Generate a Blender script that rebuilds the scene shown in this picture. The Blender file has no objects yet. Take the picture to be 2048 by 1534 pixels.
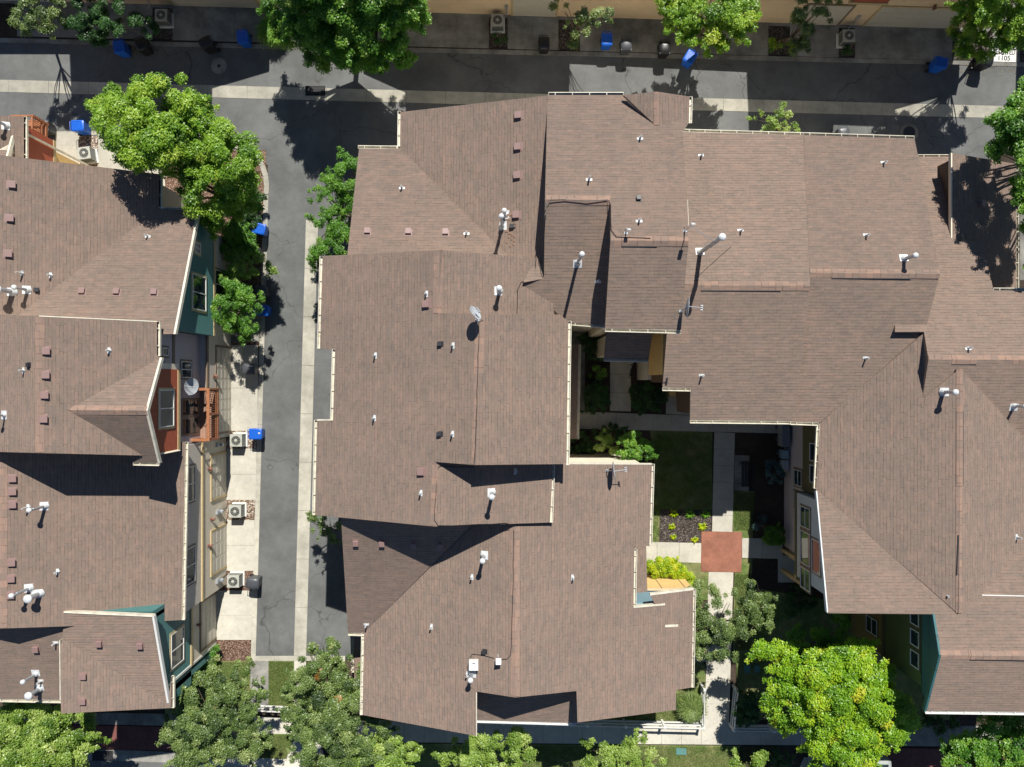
import bpy, bmesh, math, random
import numpy as np
from mathutils import Vector
R = math.radians
random.seed(7)
SC = bpy.context.scene
COL = SC.collection
# ---------------------------------------------------------------- camera, sky, sun
H = 42.0            # drone height over the pavement, metres
F = 1422.0          # focal length in photo pixels (photo is 2048 wide)
cam = bpy.data.cameras.new('camera'); cam.lens = F/2048*36; cam.sensor_width = 36
cam.clip_end = 800; cam.clip_start = 0.5
co = bpy.data.objects.new('camera', cam); co.location = (0, 0, H); COL.objects.link(co); SC.camera = co
SUNV = Vector((0.185, 0.84, 1.0)).normalized()      # towards the sun
elev = math.asin(SUNV.z); azim = math.atan2(SUNV.x, SUNV.y)
w = bpy.data.worlds.new('World'); SC.world = w; w.use_nodes = True
nt = w.node_tree; nt.nodes.clear()
sky = nt.nodes.new('ShaderNodeTexSky'); sky.sky_type = 'NISHITA'; sky.sun_disc = False
sky.sun_elevation = elev; sky.sun_rotation = azim; sky.altitude = 1300; sky.dust_density = 0.0; sky.ozone_density = 4.0
bg = nt.nodes.new('ShaderNodeBackground'); bg.inputs[1].default_value = 0.06
ow = nt.nodes.new('ShaderNodeOutputWorld'); nt.links.new(sky.outputs[0], bg.inputs[0]); nt.links.new(bg.outputs[0], ow.inputs[0])
sl = bpy.data.lights.new('sun', 'SUN'); sl.energy = 5.0; sl.angle = R(0.5); sl.color = (1, 0.955, 0.88)
so = bpy.data.objects.new('sun', sl); so.rotation_euler = SUNV.to_track_quat('Z', 'Y').to_euler(); so.location = (0, 0, 60); COL.objects.link(so)
SC.view_settings.view_transform = 'Standard'; SC.view_settings.look = 'None'; SC.view_settings.gamma = 1
SC.view_settings.exposure = 0.42
# ---------------------------------------------------------------- photo pixel -> world point at a known height / on a known plane
def W(px, py, h=0.0):
    return Vector(((px-1024)/F*(H-h), (767-py)/F*(H-h), h))
DIRS = {'N': (0, 1), 'S': (0, -1), 'E': (1, 0), 'W': (-1, 0)}
class Plane:
    """roof plane: falls towards `fall`, passes through the eave point (px,py) at height h"""
    def __init__(s, px, py, h, fall, slope=0.4):
        s.a = W(px, py, h); s.h = h; s.s = slope; d = DIRS[fall]; s.u = Vector((-d[0], -d[1])); s.fall = fall; g = 1 if slope >= 0 else -1; s.out = Vector((-s.u.x*g, -s.u.y*g, 0)); s.sa = abs(slope)
    def z(s, x, y): return s.h + s.s*((x-s.a.x)*s.u.x+(y-s.a.y)*s.u.y)
    def at(s, px, py):
        u = (px-1024)/F; v = (767-py)/F; k = s.u.x*u+s.u.y*v
        z = (s.h + s.s*(s.u.x*(H*u-s.a.x)+s.u.y*(H*v-s.a.y)))/(1+s.s*k)
        return Vector((u*(H-z), v*(H-z), z))
    def n(s): return Vector((-s.s*s.u.x, -s.s*s.u.y, 1)).normalized()
class Wall:
    """vertical wall line, outward normal n = right of p0->p1"""
    def __init__(s, p0, p1):
        s.o = Vector(p0[:2]); s.d = (Vector(p1[:2])-s.o).normalized(); s.n = Vector((s.d.y, -s.d.x))
    def p(s, t, z, off=0.0):
        q = s.o+s.d*t+s.n*off; return Vector((q.x, q.y, z))
    def pix(s, px, py):
        u = (px-1024)/F; v = (767-py)/F          # (u,v)*(H-z) on wall
        k = (s.o.dot(s.n))/(u*s.n.x+v*s.n.y); q = Vector((u*k, v*k)); return (q-s.o).dot(s.d), H-k
def EW(X): return Wall((X, 0), (X, 1))       # faces east, s = y
def WW(X): return Wall((X, 0), (X, -1))      # faces west, s = -y
def NW(Y): return Wall((0, Y), (-1, Y))      # faces north, s = -x
def SW(Y): return Wall((0, Y), (1, Y))       # faces south, s = x
# ---------------------------------------------------------------- materials
MATS = {}
def newmat(name):
    m = bpy.data.materials.new(name); m.use_nodes = True; MATS[name] = m
    nt = m.node_tree; b = nt.nodes['Principled BSDF']; return m, nt, b
def N(nt, t, **kw):
    n = nt.nodes.new(t)
    for k, v in kw.items():
        if k.startswith('i_'):
            key = k[2:]; n.inputs[int(key) if key.isdigit() else key].default_value = v
        else: setattr(n, k, v)
    return n
def L(nt, a, b): nt.links.new(a, b)
def col4(c): return (c[0], c[1], c[2], 1)
def pos(nt): return N(nt, 'ShaderNodeNewGeometry').outputs['Position']
def mixc(nt, fac, a, b, mode='MIX'):
    n = N(nt, 'ShaderNodeMix', data_type='RGBA', blend_type=mode)
    for i, x in ((0, fac), (6, a), (7, b)):
        if isinstance(x, (int, float)): n.inputs[i].default_value = x
        elif isinstance(x, tuple): n.inputs[i].default_value = col4(x)
        else: L(nt, x, n.inputs[i])
    return n.outputs[2]
def noise(nt, vec, scale, detail=4, rough=0.6):
    n = N(nt, 'ShaderNodeTexNoise'); n.inputs['Scale'].default_value = scale; n.inputs['Detail'].default_value = detail
    n.inputs['Roughness'].default_value = rough; L(nt, vec, n.inputs['Vector']); return n.outputs[0]
def ramp(nt, fac, stops):
    n = N(nt, 'ShaderNodeValToRGB'); L(nt, fac, n.inputs[0]); e = n.color_ramp.elements
    while len(e) < len(stops): e.new(0.5)
    for i, (p, c) in enumerate(stops):
        e[i].position = p; e[i].color = col4(c) if isinstance(c, tuple) else (c, c, c, 1)
    return n.outputs[0]
def bump(nt, b, h, dist=0.02, strength=1.0):
    n = N(nt, 'ShaderNodeBump'); n.inputs['Distance'].default_value = dist; n.inputs['Strength'].default_value = strength
    L(nt, h, n.inputs['Height']); L(nt, n.outputs[0], b.inputs['Normal'])
def plain(name, c, rough=0.6, metal=0.0, var=0.12, spec=0.5, scale=6):
    if name in MATS: return MATS[name]
    m, nt, b = newmat(name)
    p = pos(nt); f = ramp(nt, noise(nt, p, scale), [(0.3, 1-var), (0.7, 1+var*0.6)])
    L(nt, mixc(nt, 1.0, tuple(c), f, 'MULTIPLY'), b.inputs['Base Color'])
    b.inputs['Roughness'].default_value = rough; b.inputs['Metallic'].default_value = metal
    b.inputs['Specular IOR Level'].default_value = spec
    return m
def two(name, stops, s1, s2=None, rough=0.9, bmp=None):
    """ground-like material: fine noise ramp times broad patches"""
    m, nt, b = newmat(name); p = pos(nt)
    c = ramp(nt, noise(nt, p, s1, 5, 0.75), stops)
    if s2:
        f = ramp(nt, noise(nt, p, s2[0], 4, 0.6), [(0.35, s2[1]), (0.68, s2[2])]); c = mixc(nt, 1.0, c, f, 'MULTIPLY')
    if 'concrete' in name:
        c = mixc(nt, ramp(nt, noise(nt, p, 1.3, 5, 0.7), [(0.60, 0.0), (0.78, 0.42)]), c, (0.13, 0.125, 0.11))
        c = mixc(nt, ramp(nt, noise(nt, p, 9.0, 2, 0.5), [(0.72, 0.0), (0.76, 0.5)]), c, (0.12, 0.11, 0.10))
        c = mixc(nt, ramp(nt, noise(nt, p, 0.9, 4, 0.6), [(0.64, 0.0), (0.8, 0.3)]), c, (0.36, 0.27, 0.17))
    L(nt, c, b.inputs['Base Color']); b.inputs['Roughness'].default_value = rough
    b.inputs['Specular IOR Level'].default_value = 0.3; b.inputs['Diffuse Roughness'].default_value = 0.8
    if bmp: bump(nt, b, noise(nt, p, bmp[0], 4, 0.8), bmp[1])
    return m
def shingle(name, c1, c2, butt_shade, row=0.145, width=0.31):
    m, nt, b = newmat(name)
    uv = N(nt, 'ShaderNodeUVMap').outputs[0]; p = pos(nt)
    # slightly wavy courses
    nz = N(nt, 'ShaderNodeTexNoise'); nz.inputs['Scale'].default_value = 1.1; L(nt, uv, nz.inputs['Vector']); wob = N(nt, 'ShaderNodeVectorMath', operation='MULTIPLY_ADD')
    L(nt, nz.outputs['Color'], wob.inputs[0]); wob.inputs[1].default_value = (0.05, 0.03, 0); L(nt, uv, wob.inputs[2]); v = wob.outputs[0]
    def brick(wd, off, fr, a, bb, mo, ms, bias=0.0, sq=1.0, sf=2):
        n = N(nt, 'ShaderNodeTexBrick', offset=off, offset_frequency=fr, squash=sq, squash_frequency=sf)
        n.inputs['Scale'].default_value = 1; n.inputs['Brick Width'].default_value = wd; n.inputs['Row Height'].default_value = row
        n.inputs['Mortar Size'].default_value = ms; n.inputs['Mortar Smooth'].default_value = 0.3; n.inputs['Bias'].default_value = bias
        n.inputs['Color1'].default_value = col4(a); n.inputs['Color2'].default_value = col4(bb); n.inputs['Mortar'].default_value = col4(mo)
        L(nt, v, n.inputs['Vector']); return n
    k1 = brick(width, 0.43, 2, c1, c2, tuple((x+y)/2 for x, y in zip(c1, c2)), 0.002)
    k2 = brick(width*1.9, 0.31, 3, (1.05, 1.03, 1.02), (0.93, 0.95, 0.96), (1, 1, 1), 0.0)
    k3 = brick(width*0.71, 0.61, 5, (1.05, 1.02, 1.0), (0.94, 0.96, 0.97), (1, 1, 1), 0.0, 0.0, 1.4, 3)
    kb = brick(width*0.83, 0.37, 3, (1, 1, 1), (0, 0, 0), (0, 0, 0), 0.0, 0.05, 1.5, 2)      # raised tabs of the laminated course
    tab = N(nt, 'ShaderNodeRGBToBW'); L(nt, kb.outputs[0], tab.inputs[0]); tab = ramp(nt, tab.outputs[0], [(0.42, 0.0), (0.58, 1.0)])
    ke = brick(width*0.83, 0.37, 3, (0, 0, 0), (0, 0, 0), (1, 1, 1), 0.006, 0.05, 1.5, 2)    # their side joints
    c = mixc(nt, 1.0, k1.outputs[0], k2.outputs[0], 'MULTIPLY'); c = mixc(nt, 1.0, c, k3.outputs[0], 'MULTIPLY')
    sx = N(nt, 'ShaderNodeSeparateXYZ'); L(nt, v, sx.inputs[0])
    d = N(nt, 'ShaderNodeMath', operation='DIVIDE'); L(nt, sx.outputs[1], d.inputs[0]); d.inputs[1].default_value = row
    f = N(nt, 'ShaderNodeMath', operation='FRACT'); L(nt, d.outputs[0], f.inputs[0])
    line = ramp(nt, f.outputs[0], [(0.08, 1.0), (0.17, 0.0)])
    brk = ramp(nt, noise(nt, uv, 5.0, 2), [(0.4, 0.25), (0.6, 1.0)])
    t2 = N(nt, 'ShaderNodeMath', operation='MULTIPLY'); L(nt, line, t2.inputs[0]); L(nt, tab, t2.inputs[1])
    t3 = N(nt, 'ShaderNodeMath', operation='MULTIPLY'); L(nt, t2.outputs[0], t3.inputs[0]); L(nt, brk, t3.inputs[1])
    c = mixc(nt, t3.outputs[0], c, mixc(nt, 1.0, c, tuple(x*1.0 for x in butt_shade), 'MULTIPLY'))  # butt shadow below the raised tabs, painted into the shingle colour
    e2 = N(nt, 'ShaderNodeRGBToBW'); L(nt, ke.outputs[0], e2.inputs[0]); e3 = N(nt, 'ShaderNodeMath', operation='MULTIPLY'); L(nt, e2.outputs[0], e3.inputs[0]); L(nt, brk, e3.inputs[1])
    c = mixc(nt, e3.outputs[0], c, mixc(nt, 1.0, c, (0.74, 0.72, 0.72), 'MULTIPLY'))
    c = mixc(nt, 1.0, c, ramp(nt, noise(nt, p, 0.30, 4, 0.6), [(0.3, (0.93, 0.945, 0.95)), (0.7, (1.05, 1.04, 1.035))]), 'MULTIPLY')
    c = mixc(nt, 1.0, c, ramp(nt, noise(nt, p, 1.7, 3), [(0.3, (0.965, 0.98, 0.975)), (0.7, (1.03, 1.01, 1.0))]), 'MULTIPLY')
    c = mixc(nt, 1.0, c, ramp(nt, noise(nt, p, 60, 2), [(0.3, 0.90), (0.7, 1.10)]), 'MULTIPLY')
    mp = N(nt, 'ShaderNodeMapping'); mp.inputs['Scale'].default_value = (1.5, 0.10, 1); L(nt, uv, mp.inputs[0])     # streaks washed down the slope
    c = mixc(nt, 1.0, c, ramp(nt, noise(nt, mp.outputs[0], 1.6, 4), [(0.3, 0.95), (0.7, 1.03)]), 'MULTIPLY')
    L(nt, c, b.inputs['Base Color']); b.inputs['Roughness'].default_value = 0.95; b.inputs['Specular IOR Level'].default_value = 0.2
    b.inputs['Diffuse Roughness'].default_value = 0.35
    g = N(nt, 'ShaderNodeMath', operation='SUBTRACT'); g.inputs[0].default_value = 1; L(nt, f.outputs[0], g.inputs[1])
    a = N(nt, 'ShaderNodeMath', operation='ADD'); L(nt, g.outputs[0], a.inputs[0]); L(nt, tab, a.inputs[1])
    bump(nt, b, a.outputs[0], 0.022, 0.9)
    return m
def siding(name, c, period=0.2):
    m, nt, b = newmat(name); p = pos(nt)
    s = N(nt, 'ShaderNodeSeparateXYZ'); L(nt, p, s.inputs[0])
    d = N(nt, 'ShaderNodeMath', operation='DIVIDE'); L(nt, s.outputs[2], d.inputs[0]); d.inputs[1].default_value = period
    f = N(nt, 'ShaderNodeMath', operation='FRACT'); L(nt, d.outputs[0], f.inputs[0])
    g = ramp(nt, f.outputs[0], [(0.0, 0.55), (0.12, 1.0)])
    cc = mixc(nt, 1.0, tuple(c), g, 'MULTIPLY')
    cc = mixc(nt, 1.0, cc, ramp(nt, noise(nt, p, 3), [(0.3, 0.92), (0.7, 1.05)]), 'MULTIPLY')
    L(nt, cc, b.inputs['Base Color']); b.inputs['Roughness'].default_value = 0.55
    inv = N(nt, 'ShaderNodeMath', operation='SUBTRACT'); inv.inputs[0].default_value = 1; L(nt, f.outputs[0], inv.inputs[1])
    bump(nt, b, inv.outputs[0], 0.03, 0.8)
    return m
def stucco(name, c):
    m, nt, b = newmat(name); p = pos(nt)
    cc = mixc(nt, 1.0, tuple(c), ramp(nt, noise(nt, p, 1.2, 5), [(0.3, 0.93), (0.7, 1.05)]), 'MULTIPLY')
    L(nt, cc, b.inputs['Base Color']); b.inputs['Roughness'].default_value = 0.9
    bump(nt, b, noise(nt, p, 90, 3), 0.006)
    return m
def cells(name, stops, scale, rough=0.9, dist=0.03, low=None):
    """loose stones / chips: one tone per voronoi cell"""
    m, nt, b = newmat(name); p = pos(nt)
    v = N(nt, 'ShaderNodeTexVoronoi'); v.inputs['Scale'].default_value = scale; L(nt, p, v.inputs['Vector'])
    s = N(nt, 'ShaderNodeSeparateColor'); L(nt, v.outputs['Color'], s.inputs[0])
    c = ramp(nt, s.outputs[0], stops)
    e = ramp(nt, v.outputs['Distance'], [(0.25, 1.0), (0.75, 0.35)])
    c = mixc(nt, 0.8, c, e, 'MULTIPLY')
    if low: c = mixc(nt, 1.0, c, ramp(nt, noise(nt, p, 0.8, 3), [(0.3, low[0]), (0.7, low[1])]), 'MULTIPLY')
    L(nt, c, b.inputs['Base Color']); b.inputs['Roughness'].default_value = rough
    inv = N(nt, 'ShaderNodeMath', operation='SUBTRACT'); inv.inputs[0].default_value = 1; L(nt, v.outputs['Distance'], inv.inputs[1])
    bump(nt, b, inv.outputs[0], dist)
    return m
def leafmat(name, stops, trans=0.35, rough=0.42):
    m, nt, b = newmat(name)
    a = N(nt, 'ShaderNodeAttribute', attribute_name='tint'); c = ramp(nt, a.outputs['Fac'], stops)
    L(nt, c, b.inputs['Base Color']); b.inputs['Roughness'].default_value = rough; b.inputs['Specular IOR Level'].default_value = 0.55
    t = N(nt, 'ShaderNodeBsdfTranslucent'); c2 = mixc(nt, 1.0, c, (1.25, 1.3, 0.6), 'MULTIPLY'); L(nt, c2, t.inputs[0])
    mx = N(nt, 'ShaderNodeMixShader'); mx.inputs[0].default_value = trans
    L(nt, b.outputs[0], mx.inputs[1]); L(nt, t.outputs[0], mx.inputs[2])
    L(nt, mx.outputs[0], nt.nodes['Material Output'].inputs['Surface']); return m

M_SH = shingle('roof_shingle', (0.252, 0.188, 0.153), (0.222, 0.170, 0.140), (0.56, 0.52, 0.51))
M_RC = shingle('ridge_shingle', (0.33, 0.225, 0.175), (0.265, 0.195, 0.16), (0.7, 0.66, 0.64), row=0.33, width=0.20)
M_CREAM = plain('cream_paint', (0.66, 0.62, 0.50), 0.45, var=0.22, scale=3)
M_FASC = plain('brown_fascia', (0.20, 0.15, 0.12), 0.6)
M_WHITE = plain('white_paint', (0.74, 0.74, 0.70), 0.4, var=0.05)
M_TAN = stucco('tan_stucco', (0.75, 0.68, 0.54)); M_YEL = stucco('yellow_stucco', (0.70, 0.48, 0.20))
M_LIL = stucco('lilac_grey_stucco', (0.52, 0.47, 0.48)); M_BEI = stucco('beige_stucco', (0.64, 0.59, 0.51))
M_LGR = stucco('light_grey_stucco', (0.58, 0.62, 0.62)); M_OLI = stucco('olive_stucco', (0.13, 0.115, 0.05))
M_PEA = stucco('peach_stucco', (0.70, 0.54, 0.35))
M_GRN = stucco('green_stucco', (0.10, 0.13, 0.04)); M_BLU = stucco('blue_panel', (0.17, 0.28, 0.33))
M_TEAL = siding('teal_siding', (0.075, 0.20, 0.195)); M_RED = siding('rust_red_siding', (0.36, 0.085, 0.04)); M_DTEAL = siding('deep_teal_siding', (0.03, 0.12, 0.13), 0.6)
M_TRB = plain('brown_trim', (0.20, 0.15, 0.105), 0.6); M_TRO = plain('ochre_trim', (0.50, 0.39, 0.21), 0.6)
M_GD = plain('garage_door_paint', (0.52, 0.49, 0.41), 0.5, var=0.06); M_DK = plain('void_shade', (0.02, 0.02, 0.022), 0.8)
M_GLASS, _nt, _b = newmat('window_glass'); _b.inputs['Base Color'].default_value = (0.02, 0.035, 0.04, 1); _b.inputs['Roughness'].default_value = 0.04; _b.inputs['Specular IOR Level'].default_value = 1.0
M_WOOD = plain('cedar_deck', (0.36, 0.14, 0.06), 0.6, var=0.3, scale=9); M_DECK = plain('deck_boards', (0.34, 0.20, 0.14), 0.7, var=0.25, scale=12)
M_CON = two('concrete', [(0.3, (0.49, 0.47, 0.40)), (0.7, (0.60, 0.575, 0.50))], 3.0, (0.5, 0.86, 1.06), 0.85, (70, 0.003))
M_GUT = two('gutter_concrete', [(0.25, (0.40, 0.385, 0.325)), (0.7, (0.60, 0.575, 0.49))], 1.6, (0.35, 0.72, 1.08), 0.85, (70, 0.003))
M_CON2 = two('weathered_concrete', [(0.25, (0.25, 0.245, 0.225)), (0.75, (0.43, 0.42, 0.38))], 1.4, (0.55, 0.5, 1.12), 0.85, (70, 0.003))
M_REDP = two('red_paving', [(0.25, (0.24, 0.10, 0.065)), (0.5, (0.34, 0.145, 0.095)), (0.75, (0.46, 0.24, 0.17))], 24.0, (1.3, 0.78, 1.12), 0.85, (60, 0.004))
M_MAR = two('maroon_paving', [(0.25, (0.16, 0.06, 0.055)), (0.75, (0.24, 0.10, 0.085))], 5.0, (0.9, 0.85, 1.1), 0.85)
M_MUL = cells('bark_mulch', [(0.0, (0.025, 0.018, 0.014)), (0.6, (0.075, 0.056, 0.046)), (0.9, (0.19, 0.16, 0.14)), (1.0, (0.34, 0.31, 0.28))], 22)
M_MUR = cells('rust_mulch', [(0.0, (0.07, 0.035, 0.022)), (0.6, (0.22, 0.12, 0.08)), (1.0, (0.46, 0.33, 0.25))], 20)
M_ROCK = cells('river_rock', [(0.0, (0.10, 0.06, 0.04)), (0.5, (0.36, 0.25, 0.18)), (0.8, (0.55, 0.44, 0.33)), (1.0, (0.82, 0.76, 0.66))], 13, dist=0.06)
M_SOIL = two('soil', [(0.3, (0.045, 0.032, 0.024)), (0.7, (0.10, 0.075, 0.055))], 9.0, (0.5, 0.7, 1.2), 0.95, (30, 0.02))
M_BARK = plain('bark', (0.14, 0.105, 0.08), 0.9, var=0.35, scale=14)
def lawn(name, ca, cb, dry):
    m, nt, b = newmat(name); p = pos(nt)
    c = ramp(nt, noise(nt, p, 26, 5, 0.8), [(0.28, ca), (0.72, cb)])
    c = mixc(nt, ramp(nt, noise(nt, p, 0.7, 4, 0.65), [(0.42, 0.0), (0.66, 0.85)]), c, dry)
    c = mixc(nt, 1.0, c, ramp(nt, noise(nt, p, 2.4, 4), [(0.3, 0.7), (0.7, 1.2)]), 'MULTIPLY')
    L(nt, c, b.inputs['Base Color']); b.inputs['Roughness'].default_value = 0.9; bump(nt, b, noise(nt, p, 55, 4, 0.9), 0.03); return m
M_LAWN = lawn('lawn_grass', (0.065, 0.12, 0.022), (0.15, 0.22, 0.05), (0.29, 0.27, 0.12))
M_BLADE = leafmat('grass_blades', [(0.0, (0.06, 0.11, 0.02)), (0.6, (0.15, 0.21, 0.045)), (1.0, (0.34, 0.31, 0.13))], 0.2, 0.7)
def asphalt():
    m, nt, b = newmat('asphalt'); p = pos(nt)
    c = ramp(nt, noise(nt, p, 45, 3, 0.9), [(0.28, (0.105, 0.109, 0.108)), (0.6, (0.165, 0.170, 0.166)), (0.85, (0.30, 0.30, 0.29))])
    c = mixc(nt, 1.0, c, ramp(nt, noise(nt, p, 0.45, 5, 0.6), [(0.3, 0.72), (0.68, 1.14)]), 'MULTIPLY')
    c = mixc(nt, 1.0, c, ramp(nt, noise(nt, p, 2.2, 5, 0.7), [(0.3, 0.88), (0.7, 1.08)]), 'MULTIPLY')
    s1 = ramp(nt, noise(nt, p, 1.1, 5, 0.7), [(0.62, 0.0), (0.72, 0.55)]); c = mixc(nt, s1, c, (0.065, 0.064, 0.062))
    s2 = ramp(nt, noise(nt, p, 7.0, 3, 0.5), [(0.70, 0.0), (0.74, 0.5)]); c = mixc(nt, s2, c, (0.05, 0.05, 0.05))
    s3 = ramp(nt, noise(nt, p, 11.0, 2, 0.5), [(0.76, 0.0), (0.79, 0.6)]); c = mixc(nt, s3, c, (0.42, 0.41, 0.39))
    # wandering hairline cracks
    mp = N(nt, 'ShaderNodeVectorMath', operation='MULTIPLY_ADD')
    nz = N(nt, 'ShaderNodeTexNoise'); nz.inputs['Scale'].default_value = 0.8; L(nt, p, nz.inputs['Vector'])
    L(nt, nz.outputs['Color'], mp.inputs[0]); mp.inputs[1].default_value = (2.2, 2.2, 0); L(nt, p, mp.inputs[2])
    v = N(nt, 'ShaderNodeTexVoronoi', feature='DISTANCE_TO_EDGE'); v.inputs['Scale'].default_value = 0.16; L(nt, mp.outputs[0], v.inputs['Vector'])
    c = mixc(nt, ramp(nt, v.outputs[0], [(0.0, 0.7), (0.0045, 0.0)]), c, (0.045, 0.045, 0.045))
    L(nt, c, b.inputs['Base Color']); b.inputs['Roughness'].default_value = 0.92; b.inputs['Specular IOR Level'].default_value = 0.3
    bump(nt, b, noise(nt, p, 55, 3, 0.9), 0.012); return m
M_ASP = asphalt()
M_BLUE = plain('blue_plastic', (0.01, 0.11, 0.55), 0.38, var=0.08); M_BLK = plain('black_plastic', (0.018, 0.018, 0.02), 0.4, var=0.2); M_GRY = plain('grey_plastic', (0.07, 0.075, 0.085), 0.4, var=0.1)
M_AC = plain('ac_enamel', (0.42, 0.43, 0.38), 0.45, var=0.05); M_ACD = plain('ac_grille', (0.20, 0.205, 0.19), 0.5); M_GALV = plain('galvanised_metal', (0.50, 0.53, 0.56), 0.35, metal=0.55, var=0.25, scale=14)
M_PVC = plain('white_pvc', (0.60, 0.62, 0.62), 0.4, var=0.18, scale=12); M_VENT = plain('brown_vent_metal', (0.255, 0.165, 0.15), 0.5, var=0.06); M_BVENT = plain('black_vent_plastic', (0.03, 0.03, 0.035), 0.5)
M_DISH = plain('dish_enamel', (0.36, 0.38, 0.40), 0.4, var=0.04); M_CABLE = plain('cable_rubber', (0.012, 0.012, 0.012), 0.5)
M_IRON = plain('cast_iron', (0.03, 0.03, 0.032), 0.6); M_LID = plain('green_box_lid', (0.10, 0.24, 0.22), 0.6); M_MBOX = plain('mailbox_metal', (0.16, 0.19, 0.23), 0.4)
LM = {
 'lime': leafmat('leaf_lime', [(0.0, (0.06, 0.17, 0.01)), (0.45, (0.21, 0.38, 0.03)), (0.8, (0.36, 0.52, 0.055)), (1.0, (0.48, 0.56, 0.08))], 0.42),
 'green': leafmat('leaf_green', [(0.0, (0.035, 0.13, 0.01)), (0.5, (0.13, 0.31, 0.03)), (0.85, (0.27, 0.46, 0.06)), (1.0, (0.42, 0.56, 0.12))], 0.42),
 'grey': leafmat('leaf_grey_green', [(0.0, (0.035, 0.07, 0.018)), (0.5, (0.135, 0.21, 0.05)), (0.85, (0.26, 0.34, 0.10)), (1.0, (0.36, 0.40, 0.17))], 0.25),
 'rust': leafmat('leaf_rust', [(0.0, (0.25, 0.12, 0.03)), (1.0, (0.55, 0.28, 0.08))]),
 'dark': leafmat('leaf_dark', [(0.0, (0.014, 0.055, 0.01)), (0.6, (0.045, 0.13, 0.025)), (1.0, (0.11, 0.23, 0.05))]),
 'yellow': leafmat('leaf_yellow_green', [(0.0, (0.09, 0.22, 0.01)), (0.4, (0.22, 0.42, 0.02)), (0.75, (0.37, 0.52, 0.02)), (1.0, (0.54, 0.54, 0.04))]),
 'pale': leafmat('leaf_pale_green', [(0.0, (0.09, 0.18, 0.02)), (0.5, (0.25, 0.38, 0.06)), (1.0, (0.46, 0.55, 0.17))]),
 'bright': leafmat('leaf_bright_shrub', [(0.0, (0.12, 0.26, 0.005)), (0.5, (0.38, 0.53, 0.01)), (1.0, (0.66, 0.62, 0.03))]),
 'blue': leafmat('leaf_blue_spruce', [(0.0, (0.03, 0.07, 0.07)), (0.6, (0.08, 0.16, 0.17)), (1.0, (0.18, 0.28, 0.28))]),
}
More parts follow.
